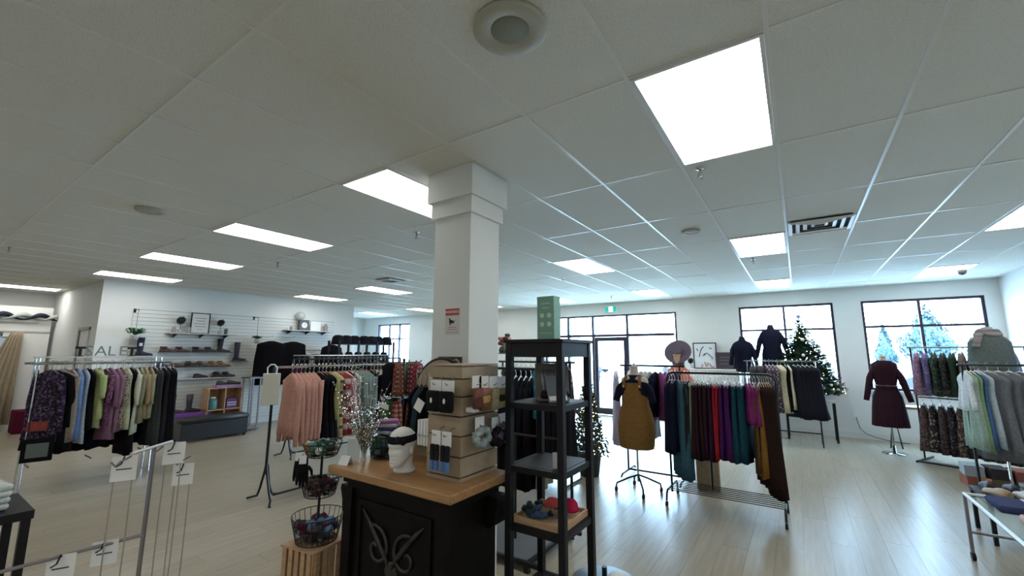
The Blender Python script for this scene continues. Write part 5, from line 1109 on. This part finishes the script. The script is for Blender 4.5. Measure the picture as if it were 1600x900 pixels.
# twig arrangement in clear vase
t = thing('twig_arrangement', 'tall silvery beaded twigs fanned out in a narrow glass vase on the counter', 'decoration', (-2.33, 1.80, 1.0))
obj('vase', MB().lathe([(.018, 0), (.02, .004), (.014, .03), (.018, .09), (.016, .09), (.01, .03), (.012, .01)], n=16), mat('clear_glass', (.7, .74, .72), .05, alpha=.35), t, True)
TW = mat('silver_twig', (.13, .12, .10), .5, .2); BD = mat('mirror_bead', (.75, .75, .7), .12, .9)
rr = random.Random(11); beads = MB()
for i in range(34):
    a = rr.uniform(0, 6.28); sp = rr.uniform(.08, .30); hh = rr.uniform(.28, .63); pts = []
    ax = math.cos(a)*sp*1.2; ay = math.sin(a)*sp*.6
    for q in range(8):
        f = q/7; pts.append((ax*f**1.3+rr.uniform(-.006, .006), ay*f**1.3+rr.uniform(-.006, .006), .02+hh*f))
    obj('twig', MB().tube(pts, [.0035-.0003*q for q in range(8)], 5), TW, t)
    for q in range(16):
        f = rr.uniform(.25, 1); k = min(6, int(f*7)); p = Vector(pts[k]).lerp(Vector(pts[k+1]), f*7-k)+Vector((rr.uniform(-.014, .014), rr.uniform(-.014, .014), rr.uniform(-.014, .014)))
        beads.ball(tuple(p), rr.uniform(.003, .0062), 6, 4)
obj('bead', beads, BD, t, kind='stuff')
t = thing('price_tag', 'white tilted price tag clipped in the silver twigs', 'tag', (-2.16, 1.80, 1.35), .5); obj('card', MB().box(-.03, .03, -.002, .0, -.02, .02), CARD, t); t.rotation_euler = (.6, .3, .5)
t = thing('tent_card', 'small folded white tent card on the left end of the counter', 'sign', (-2.37, 1.70, 1.0), .25)
obj('front_leaf', MB().rings([[(-.035, -.03, 0), (.035, -.03, 0), (.035, 0, .05), (-.035, 0, .05)], [(-.035, -.028, 0), (.035, -.028, 0), (.035, .001, .048), (-.035, .001, .048)]]), CARD, t); obj('back_leaf', MB().rings([[(-.035, .03, 0), (.035, .03, 0), (.035, 0, .05), (-.035, 0, .05)], [(-.035, .028, 0), (.035, .028, 0), (.035, -.001, .048), (-.035, -.001, .048)]]), CARD, t)
tag(obj('acrylic_sign', MB().box(-.045, .045, -.002, .002, 0, .13), mat('acrylic', (.6, .62, .6), .1, alpha=.5), loc=(-2.41, 1.78, 1.0), rz=.3), 'upright clear grey sign plate behind the tent card', 'sign')

# plaid scarves spinner behind the counter
t = thing('scarf_stand', 'black floor stand of hanging plaid scarves behind the foam head', 'stand', (-3.33, 3.0, 0))
obj('pole', MB().tube([(0, 0, .02), (0, 0, 1.62)], .014), BLKM, t); obj('base', MB().lathe([(.2, 0), (.2, .015), (.03, .03)], n=24), BLKM, t)
for z in (1.58, 1.22):
    for k in range(6): a = k*math.pi/3; obj('arm', MB().tube([(0, 0, z), (.16*math.cos(a), .16*math.sin(a), z), (.18*math.cos(a), .18*math.sin(a), z+.02)], .006, 6), BLKM, t)
plc = [('red plaid', (.17, .02, .025), (.05, .02, .03), (.28, .17, .15)), ('maroon plaid', (.12, .015, .03), (.2, .08, .05), (.3, .2, .15)), ('rust plaid', (.18, .05, .03), (.07, .03, .03), (.22, .13, .07)), ('pink plaid', (.26, .07, .08), (.12, .03, .05), (.32, .24, .23)), ('green', (.06, .13, .05), None, None), ('black', BLACK, None, None)]
sc_i = 0
for z, L_ in ((1.58, .30), (1.22, .33)):
    for k in range(6):
        a = k*math.pi/3; c = plc[[0, 3, 4, 1, 5, 2][k] if z > 1.4 else [2, 0, 5, 1, 4, 1][k]]
        x0, y0 = -3.33+.14*math.cos(a), 3.0+.14*math.sin(a)
        mb = MB(); K = 20; rs = []
        for zz, r_ in ((.012, .03), (0, .05), (-.05, .065), (-.15, .07), (-.25, .075), (-L_, .078)):
            rs.append([(r_*math.cos(b_)*(1+.15*math.sin(5*b_)), .7*r_*math.sin(b_)*(1+.15*math.sin(5*b_+1)), zz) for b_ in [2*math.pi*q/K for q in range(K)]])
        mb.rings(rs)
        m_ = fabric(c[1], 'plaid' if c[2] else 'plain', c[2], c[3])
        o = tag(obj('hanging_scarf', mb, m_, smooth=True, loc=(x0, y0, z-.02), rz=a), '%s scarf bunched on the %s tier, %s arm clockwise of the scarf stand' % (c[0], 'upper' if z > 1.4 else 'lower', ORD[k]), 'scarf', 'scarves on the scarf stand')
# ---------------- black shelving unit
t = thing('shelving_unit', 'narrow tall black open shelving unit with four posts right of the column', 'shelf', (-1.235, 2.24, 0))
hx, hy = .165, .175
for sx in (-1, 1):
    for sy in (-1, 1): obj('post', MB().box(sx*hx-.019, sx*hx+.019, sy*hy-.019, sy*hy+.019, 0, 1.735, .002), BLK, t)
obj('top', MB().box(-hx-.028, hx+.028, -hy-.028, hy+.028, 1.735, 1.755, .003), BLK, t)
obj('apron', MB().box(-hx+.019, hx-.019, -hy-.014, -hy+.004, 1.655, 1.735).box(-hx+.019, hx-.019, hy-.004, hy+.014, 1.655, 1.735).box(-hx-.014, -hx+.004, -hy+.019, hy-.019, 1.655, 1.735).box(hx-.004, hx+.014, -hy+.019, hy-.019, 1.655, 1.735), BLK, t)
for z in (1.40, 1.06, .755, .38):
    obj('shelf', MB().box(-hx+.019, hx-.019, -hy+.019, hy-.019, z-.014, z), BLK, t)
    obj('shelf_rail', MB().box(-hx+.019, hx-.019, -hy-.012, -hy+.012, z-.032, z).box(-hx+.019, hx-.019, hy-.012, hy+.012, z-.032, z).box(-hx-.012, -hx+.012, -hy+.019, hy-.019, z-.032, z).box(hx-.012, hx+.012, -hy+.019, hy-.019, z-.032, z), BLK, t)
UX, UY = -1.235, 2.24
t = thing('display_box', 'pale green upright box with four white discs on top of the black shelving unit', 'box', (UX+.055, UY-.1, 1.755), .0)
obj('body', MB().box(-.055, .055, -.04, .04, 0, .245, .002), mat('mint', (.20, .38, .30), .6), t)
for x in (-.022, .024):
    for z in (.135, .085): obj('disc', MB().rings([[(x+.014*math.cos(a), yy, z+.014*math.sin(a)) for a in [2*math.pi*k/18 for k in range(18)]] for yy in (-.0415, -.04)]), mat('mint_pale', (.55, .68, .58), .6), t)
obj('lettering_line', MB().box(-.03, .03, -.0412, -.04, .20, .206).box(-.022, .022, -.0412, -.04, .175, .181).box(-.04, .04, -.0412, -.04, .033, .037), mat('mint_line', (.42, .60, .50), .6), t)
# framed portrait-like leaning book on shelf 1
t = thing('framed_pack', 'framed glossy pack of grey jewellery leaning inside the top shelf of the black unit', 'frame', (UX+.01, UY+.02, 1.403), R(35))
mb = MB().box(-.10, .10, -.006, .006, 0, .22, .002); mb.xf(Matrix.Rotation(R(-16), 4, 'X')); obj('board', mb, mat('driftwood', (.20, .16, .14), .6, noise=.3), t)
mb = MB(); rr = random.Random(2)
for q in range(6): mb.tube([(-.06+q*.02, -.009, .18), (-.055+q*.02, -.014, .1), (-.05+q*.022, -.01, .05)], [.005, .009, .004], 6)
mb.xf(Matrix.Rotation(R(-16), 4, 'X')); obj('pendant', mb, mat('pewter', (.15, .16, .18), .3, .6), t)
obj('foot', MB().box(-.09, .09, -.05, .06, 0, .018, .004), mat('driftwood', (.20, .16, .14), .6), t)
t = thing('photo_card', 'grey photo card leaning at the right of the top shelf of the black unit', 'frame', (UX+.09, UY-.06, 1.403), R(55))
mb = MB().box(-.06, .06, -.004, .004, 0, .15); mb.xf(Matrix.Rotation(R(-20), 4, 'X')); obj('card', mb, mat('slate_card', (.10, .12, .14), .4), t); mb = MB().box(-.055, .055, -.007, -.004, .01, .035); mb.xf(Matrix.Rotation(R(-20), 4, 'X')); obj('white_band', mb, CARD, t)
knits((UX+.04, UY, 1.405), .10, .02, [((.015, .015, .018), 'black')], 'cluster of small black accessories on the top shelf of the black unit', 9, .03)
t = thing('small_sign', 'small white plaque standing on the second shelf of the black unit', 'sign', (UX+.115, UY-.11, 1.06), R(20)); obj('plaque', MB().box(-.035, .035, -.006, .006, 0, .085, .002), mat('plaque', (.55, .52, .53), .6), t)
t = thing('wooden_tray', 'light wooden tray of caps on the third shelf of the black unit', 'tray', (UX, UY, .757))
obj('base', MB().box(-.15, .15, -.155, .155, 0, .012), PINE, t)
for b_ in ((-.155, -.145, -.16, .16), (.145, .155, -.16, .16), (-.145, .145, -.16, -.15), (-.145, .145, .15, .16)): obj('side', MB().box(b_[0], b_[1], b_[2], b_[3], 0, .035), PINE, t)
def cap(x, y, z, rz, c, label):
    t = thing('peaked_hat', label, 'hat', (x, y, z), rz); t.scale = (.62, .62, .72)
    obj('crown', MB().lathe([(.075, 0), (.078, .02), (.07, .055), (.045, .08), (.001, .088)], n=20), fabric(c), t, True)
    obj('peak', MB().prism([(-.06, -.04), (.06, -.04), (.055, -.09), (.03, -.125), (-.03, -.125), (-.055, -.09)], 0, .005), fabric(c), t)
cap(UX-.0, UY+.02, .80, 1.0, (.50, .07, .07), 'coral red cap on the wooden tray, left one'); cap(UX+.09, UY+.06, .80, -.6, (.42, .02, .06), 'crimson cap on the wooden tray, right one')
knits((UX-.05, UY-.03, .772), .12, .02, [((.03, .05, .06), 'dark teal'), ((.02, .02, .03), 'black'), ((.05, .09, .16), 'blue'), ((.2, .15, .1), 'tan')], 'scatter of dark and blue small knits on the wooden tray', 22, .03)
# things under/behind unit
t = thing('round_stand', 'grey round base with a white bundle on the floor behind the black unit', 'stand', (-1.32, 3.2, 0)); obj('disc', MB().lathe([(.24, 0), (.24, .02), (.22, .03), (.02, .04)], n=32), mat('slate', (.10, .12, .16), .4), t, True); obj('socket', MB().tube([(0, 0, .03), (0, 0, .12)], .02), BLKM, t)
obj('bundle', MB().ball((.12, -.02, .07), .07, sq=(1.2, 1, .7)), CARD, t, True)

# ---------------- coat rack right behind the column
t = thing('clothes_rack', 'black clothes rack with a grey base platform holding long black coats behind the column', 'rack', (-2.28, 3.62, 0))
for sx in (-1, 1): obj('post', MB().tube([(sx*.5, 0, .06), (sx*.5, 0, 1.52)], .014), BLKM, t)
obj('top_rail', MB().tube([(-.5, 0, 1.52), (.5, 0, 1.52)], .014), BLKM, t); obj('centre_post', MB().tube([(.08, -.28, .06), (.08, -.28, .95)], .012), BLKM, t); obj('lower_rail', MB().tube([(-.5, -.28, .95), (.5, -.28, .95)], .012), BLKM, t)
obj('platform_frame', MB().box(-.52, .52, -.62, -.59, .05, .08).box(-.52, .52, .12, .15, .05, .08).box(-.52, -.49, -.59, .12, .05, .08).box(.39, .42, -.59, .12, .05, .08), BLKM, t); obj('platform', MB().box(-.49, .39, -.59, .12, .055, .07), mat('platform_grey', (.10, .11, .115), .6), t)
for sx in (-.5, .4):
    for y in (-.6, .13): obj('foot', MB().box(sx-.02, sx+.02, y-.02, y+.02, 0, .05), BLK, t)
it = []
for i in range(10): it.append(G(-2.74+i*.06, 'long black', 'coat', BLACK, 1.0, w=.18, th=.04, sl=.55, turn=.3))
it.append(G(-2.11, 'teal', 'top', (.02, .13, .18), .35, w=.15, th=.02, turn=.2)); it.append(G(-2.06, 'cream', 'dress', (.40, .37, .29), .98, w=.12, th=.025, turn=.1))
for i in range(5): it.append(G(-2.0+i*.05, 'black', 'skirt', BLACK, .78, w=.18, th=.035, turn=.2))
fill_rack(it, lambda s: ((s, 3.62, 1.536 if s < -2.2 else 1.536), R(90)), 'coats on the rack behind the column', 'on the coat rack behind the column', hanger='white')
# ---------------- centre rack seen between column and black unit
t = thing('clothes_rack', 'black clothes rack packed with dark coats beyond the black shelving unit', 'rack', (-3.1, 5.2, 0))
for s in (-1, 1): obj('post', MB().tube([(s*.55, 0, .03), (s*.55, 0, 1.55)], .014), BLKM, t); obj('foot', MB().tube([(s*.55, -.28, .015), (s*.55, .28, .015)], .014), BLKM, t)
obj('top_rail', MB().tube([(-.62, 0, 1.55), (.62, 0, 1.55)], .014), BLKM, t); obj('base_shelf', MB().box(-.55, .55, -.2, .2, .12, .14), BLKM, t)
obj('upper_shelf', MB().box(-.6, .6, -.15, .15, 1.66, 1.675), GRYM, t)
it = []
for i, (c, q) in enumerate([('dark green', (.04, .06, .045)), ('black', BLACK), ('black', BLACK), ('charcoal', CHAR), ('black', BLACK), ('black patterned', BLACK), ('black', BLACK), ('teal', (.02, .2, .26)), ('cream', CREAM), ('cream', CREAM), ('black', BLACK), ('charcoal', CHAR), ('black', BLACK), ('white', (.6, .6, .6)), ('crimson', (.40, .02, .07))]):
    it.append(G(-3.62+i*.075, c, 'coat' if i not in (7, 13) else 'top', q, 1.15 if i not in (7, 14) else .62, w=.2, th=.045, sl=.55, turn=.5))
fill_rack(it, lambda s: ((s, 5.2, 1.566), R(90)), 'coats on the rack beyond the black unit', 'on the coat rack beyond the black unit', hanger='white')
# flowers on its shelf
t = thing('flower_arrangement', 'small arrangement of peach and dark flowers right of the column', 'plant', (-3.62, 5.15, 1.675))
obj('vase', MB().lathe([(.05, 0), (.06, .05), (.04, .09)], n=14), mat('vase_dark', (.05, .08, .06), .4), t, True)
rr = random.Random(4)
for i in range(14):
    a = rr.uniform(0, 6.28); d_ = rr.uniform(.02, .13); z = rr.uniform(.10, .26); c = rr.choice([(.6, .25, .18), (.7, .4, .3), (.12, .03, .04), (.05, .1, .05)])
    m_ = mat('petal_%.2f' % c[0], c, .6); mb = MB()
    for q in range(6): b_ = q*math.pi/3; mb.ball((d_*math.cos(a)+.02*math.cos(b_), d_*math.sin(a)+.02*math.sin(b_), z), .026, 6, 5)
    obj('flower', mb, m_, t, True)
t = thing('house_plant', 'dark leafy plant with fairy lights beyond the black shelving unit', 'plant', (-2.55, 5.75, 0))
obj('pot', MB().lathe([(.13, 0), (.17, .3), (.175, .32), (.15, .32)], n=22), mat('pot_black', (.03, .03, .03), .5), t, True)
mb = MB(); lb_ = MB(); rr = random.Random(6)
for i in range(2000):
    z = rr.uniform(.3, 1.2); rad = .22*(1.25-z)*1.1+.04; a = rr.uniform(0, 6.28); d_ = rad*rr.random()**.5
    p = Vector((d_*math.cos(a), d_*math.sin(a), z)); v = Vector((rr.gauss(0, 1), rr.gauss(0, 1), rr.gauss(0, .6))).normalized(); s_ = v.orthogonal().normalized()
    n_ = len(mb.v); mb.v += [tuple(p), tuple(p+v*.03+s_*.014), tuple(p+v*.065), tuple(p+v*.03-s_*.014)]; mb.f.append((n_, n_+1, n_+2, n_+3))
    if i % 12 == 0: lb_.ball(tuple(p*1.02), .007, 5, 4)
obj('foliage', mb, mat('dark_leaf', (.015, .035, .02), .6), t, kind='stuff'); obj('string_light', lb_, MATS['fairy_light'], t, kind='stuff'); obj('stem', MB().tube([(0, 0, .3), (0, 0, 1.1)], .01, 6), mat('bark', (.08, .05, .03), .9), t)
# tan shopping bag under rack1
t = thing('standing_bag', 'tan fabric bag with a rust bundle on the wire base of the dark rack', 'bag', (-1.06, 6.0, 0), .1)
obj('body', MB().box(-.13, .13, -.08, .08, 0, .42, .015), fabric((.34, .27, .18)), t, True); obj('bundle', MB().ball((-.02, -.02, .44), .08).ball((.06, 0, .46), .06), fabric((.36, .10, .04), 'floral', (.1, .04, .03), (.4, .2, .1)), t, True)

# ---------------- jewellery stand at lower left foreground
t = thing('tag_stand', 'thin grey metal display stand with a top arm and lower cross bar', 'stand', (-2.10, .648, 0))
obj('pole', MB().tube([(0, 0, .02), (0, 0, 1.315)], .0075), GRYM, t)
obj('base', MB().box(-.14, .14, -.14, .14, 0, .02, .004), GRYM, t)
obj('top_arm', MB().tube([(.085, -.09, 1.318), (-.09, .085, 1.312)], .006), mat('brushed_metal', (.5, .5, .5), .5, .3), t)
obj('cross_bar', MB().tube([(0, 0, 1.0), (-.02, -.30, 1.0), (-.03, -.60, 1.0)], .006), GRYM, t)
for (x, y, z) in ((-.085, .08, 1.31), (-.04, .14, 1.25), (.085, -.09, 1.31)): obj('hook', MB().tube([(x, y, z), (x-.03, y-.02, z-.02), (x-.04, y-.03, z-.035), (x-.05, y-.04, z-.02)], .0035, 6), GRYM, t)
def tagcard(x, y, z, label, strings=True, w=.036, h=.043, rz=R(65)):
    t = thing('necklace_card', label, 'card', (x, y, z), rz, 'carded necklaces on the thin stand')
    obj('card', MB().box(-w, w, -.001, .001, -h, h), CARD, t); obj('print_line', MB().box(-w*.6, w*.6, -.0022, -.001, -.004, .0), mat('print_navy', (.05, .06, .12), .6), t)
    obj('hook_wire', MB().tube([(.0, -.012, .045), (-.006, -.02, .02), (-.02, -.022, .012)], .0028, 5), BLKM, t)
    if strings: 
        for s in (-1, 1): obj('string', MB().tube([(s*w*.7, .003, -h), (s*w*.75, .003, -h-.2), (s*w*.7, .003, -h-.48)], .0022, 4), mat('string_grey', (.32, .30, .26), .6), t)
tagcard(-2.076, .559, 1.259, 'white necklace card left of the thin stand pole'); tagcard(-2.177, .741, 1.266, 'white necklace card at the right tip of the top arm'); tagcard(-2.212, .793, 1.166, 'lower white necklace card right of the thin stand pole')
tagcard(-2.11, .545, .972, 'white necklace card hanging nearest the pole on the cross bar', False, .035, .04); tagcard(-2.11, .437, .965, 'white necklace card hanging at the far left of the cross bar', False, .035, .04)
t = thing('black_side_table', 'small black square table at the left edge carrying folded white cloths', 'table', (-4.12, .46, 0), R(0))
obj('tabletop', MB().box(-.27, .27, -.27, .19, .70, .75, .004), BLK, t)
for sx in (-1, 1):
    for y in (-.24, .16): obj('leg', MB().box(sx*.245-.02, sx*.245+.02, y-.02, y+.02, 0, .70), BLK, t)
for i in range(4): tag(obj('folded_cloth', MB().box(-.15, .15, -.14, .12, 0, .035, .012), fabric([(.56, .58, .52), (.5, .53, .5), (.58, .6, .56), (.52, .54, .5)][i]), smooth=True, loc=(-4.12+.01*i, .44-.005*i, .752+i*.037), rz=.05*i), 'folded white cloth, %s from the bottom of the stack on the black table' % ORD[i], 'cloth', 'folded cloths on the black table')

# ---------------- low cart at lower right
WM = mat('white_metal', (.62, .64, .66), .35, .2)
t = thing('rolling_cart', 'low metal framed rolling cart with black casters at the lower right edge', 'cart', (1.06, 5.25, 0))
obj('top_bar', MB().tube([(0, 0, .52), (0, -1.2, .52)], .013), WM, t); obj('top_bar', MB().tube([(.9, 0, .52), (.9, -1.2, .52)], .013), WM, t)
obj('end_bar', MB().tube([(0, -1.2, .52), (.9, -1.2, .52)], .013), WM, t); obj('end_bar', MB().tube([(0, 0, .52), (.9, 0, .52)], .011), WM, t)
obj('lower_bar', MB().tube([(0.0, 0, .22), (.9, 0, .22)], .012), GRYM, t); obj('lower_bar', MB().tube([(0.0, -1.2, .22), (.9, -1.2, .22)], .012), GRYM, t)
for x in (0, .9):
    for y in (0, -1.2):
        obj('leg', MB().tube([(x, y, .06), (x, y, .52)], .013), GRYM, t); mb = MB(); mb.tube([(x-.012, y, .032), (x+.012, y, .032)], .032, 16); obj('caster', mb, BLK, t)
obj('glass_top', MB().box(.02, .88, -1.18, -.02, .50, .508), mat('pale_glass_top', (.45, .6, .58), .08, alpha=.35), t)
tag(obj('folded_scarf', MB().box(-.1, .1, -.16, .16, 0, .05, .015), fabric((.04, .05, .12)), loc=(1.25, 4.98, .509), smooth=True), 'navy folded scarf on the near corner of the glass cart top', 'scarf')
tag(obj('folded_scarf', MB().box(-.1, .1, -.12, .12, 0, .05, .015), fabric((.55, .38, .34)), loc=(1.30, 4.55, .509), smooth=True), 'pale pink folded scarf at the right edge on the glass cart', 'scarf')
t = thing('display_table', 'low dark table of shoes and scarves beyond the rolling cart', 'table', (1.72, 6.0, 0))
obj('tabletop', MB().box(-.42, .5, -.28, .25, .36, .39, .004), BLK, t)
for sx in (-.4, .47):
    for y in (-.25, .22): obj('leg', MB().box(sx-.015, sx+.015, y-.015, y+.015, 0, .36), BLK, t)
cs = [((.34, .22, .12), 'tan'), ((.05, .04, .03), 'dark brown'), ((.03, .03, .035), 'black'), ((.5, .47, .40), 'cream'), ((.10, .06, .04), 'brown'), ((.03, .03, .05), 'navy'), ((.42, .36, .26), 'beige')]
k = 0
for r_ in range(2):
    for i in range(5):
        c, cn = cs[(k*3+r_) % 7]; shoe(1.40+i*.16, 5.86+r_*.26, .39, rr.uniform(-.5, .5), c, '%s shoe, %s from the left in the %s row on the low dark table' % (cn, ORD[i], 'front' if r_ == 0 else 'back'), group='shoes on the low dark table'); k += 1
# goods on the floor under right rack
k = 0
for i in range(6):
    for j in range(2):
        c, cn = bc[(i*3+j*2) % 8]
        x = 1.75+i*.21; y = 8.15-.05*i; 
        t = thing('shoe_box', '%s box, %s from left in the %s row under the right racks' % (cn, ORD[i], 'bottom' if j == 0 else 'top'), 'box', (x, y, j*.131), rr.uniform(-.1, .1), 'boxes under the right racks')
        m_ = mat('carton_%s' % cn, c, .6); obj('body', MB().box(-.09, .09, -.14, .14, 0, .10), m_, t); obj('lid', MB().box(-.093, .093, -.143, .143, .10, .13), m_, t)
for i in range(4): shoe(1.8+i*.3, 7.9, 0, rr.uniform(-.4, .4), [(.4, .14, .06), (.5, .55, .6), (.2, .2, .1), (.05, .1, .25)][i], '%s shoe standing on the floor under the right edge rack' % ['rust', 'pale blue', 'olive', 'navy'][i], .15, group='shoes on the floor under the right rack')

# ---------------- outside
gr = tag(obj('ground_outside', MB().box(-60, 60, YW+.45, 90, -.25, -.13), mat('asphalt', (.45, .46, .47), .9, noise=.1, nscale=2)), kind='structure')
tag(obj('sidewalk', MB().box(-30, 20, YW+.25, YW+2.2, -.13, -.02), mat('concrete', (.6, .6, .58), .9, noise=.06)), kind='structure')
def tree(x, y, h, r, label, c):
    t = thing('tree', label, 'tree', (x, y, -.13), 0, 'trees across the car park')
    obj('trunk', MB().tube([(0, 0, 0), (0, 0, h*.6)], [.14, .07], 8), mat('bark_far', (.2, .2, .2), .9), t)
    mb = MB(); rr = random.Random(int(x*10))
    for i in range(2600):
        v = Vector((rr.gauss(0, 1), rr.gauss(0, 1), rr.gauss(0, 1))).normalized(); p = Vector((0, 0, h*.58))+Vector((v.x*r*(.95-.75*v.z), v.y*r*(.95-.75*v.z), v.z*h*.42))*rr.uniform(.35, 1.)*(1+.18*math.sin(7*v.z+5*v.x))
        s_ = v.orthogonal().normalized(); q = v.cross(s_); n_ = len(mb.v); k = .11; mb.v += [tuple(p-s_*k), tuple(p+q*k), tuple(p+s_*k), tuple(p-q*k)]; mb.f.append((n_, n_+1, n_+2, n_+3))
    obj('foliage', mb, mat('far_leaf', c, .8), t, kind='stuff')
TC = (.06, .11, .13)
tree(4.5, 35, 3.5, .5, 'pale hazy tree seen through the left half of the right window', TC); tree(6.5, 35, 4.6, 1.35, 'larger hazy tree seen behind the mullion of the right window', TC); 
def car(x, y, c, label, rz=0):
    t = thing('car', label, 'car', (x, y, -.13), rz, 'cars in the car park')
    pf = [(-2.1, .35), (-2.1, .8), (-1.9, .92), (-1.2, .98), (-.7, 1.4), (.7, 1.42), (1.4, .98), (2.0, .86), (2.15, .6), (2.15, .35)]
    obj('body', MB().prism(pf, -.85, .85, 'y'), mat('car_%.2f' % c[0], c, .3), t)
    obj('side_window', MB().prism([(-1.05, 1.0), (-.65, 1.34), (.65, 1.36), (1.2, 1.0)], -.87, -.85, 'y'), mat('car_glass', (.1, .12, .14), .1), t)
    for xx in (-1.35, 1.35):
        for yy in (-.86, .7): obj('wheel', MB().rings([[(xx+.32*math.cos(a), q, .32+.32*math.sin(a)) for a in [2*math.pi*k/16 for k in range(16)]] for q in (yy, yy+.18)]), mat('tyre', (.05, .05, .05), .9), t)
car(-14, 38, (.5, .52, .55), 'silver car in the car park left of the entrance door'); car(-8.5, 40, (.25, .27, .3), 'grey car in the car park seen through the entrance'); car(6, 30, (.6, .6, .62), 'pale car seen through the right window'); car(11.5, 31, (.3, .34, .4), 'blue grey car seen at the right of the right window')
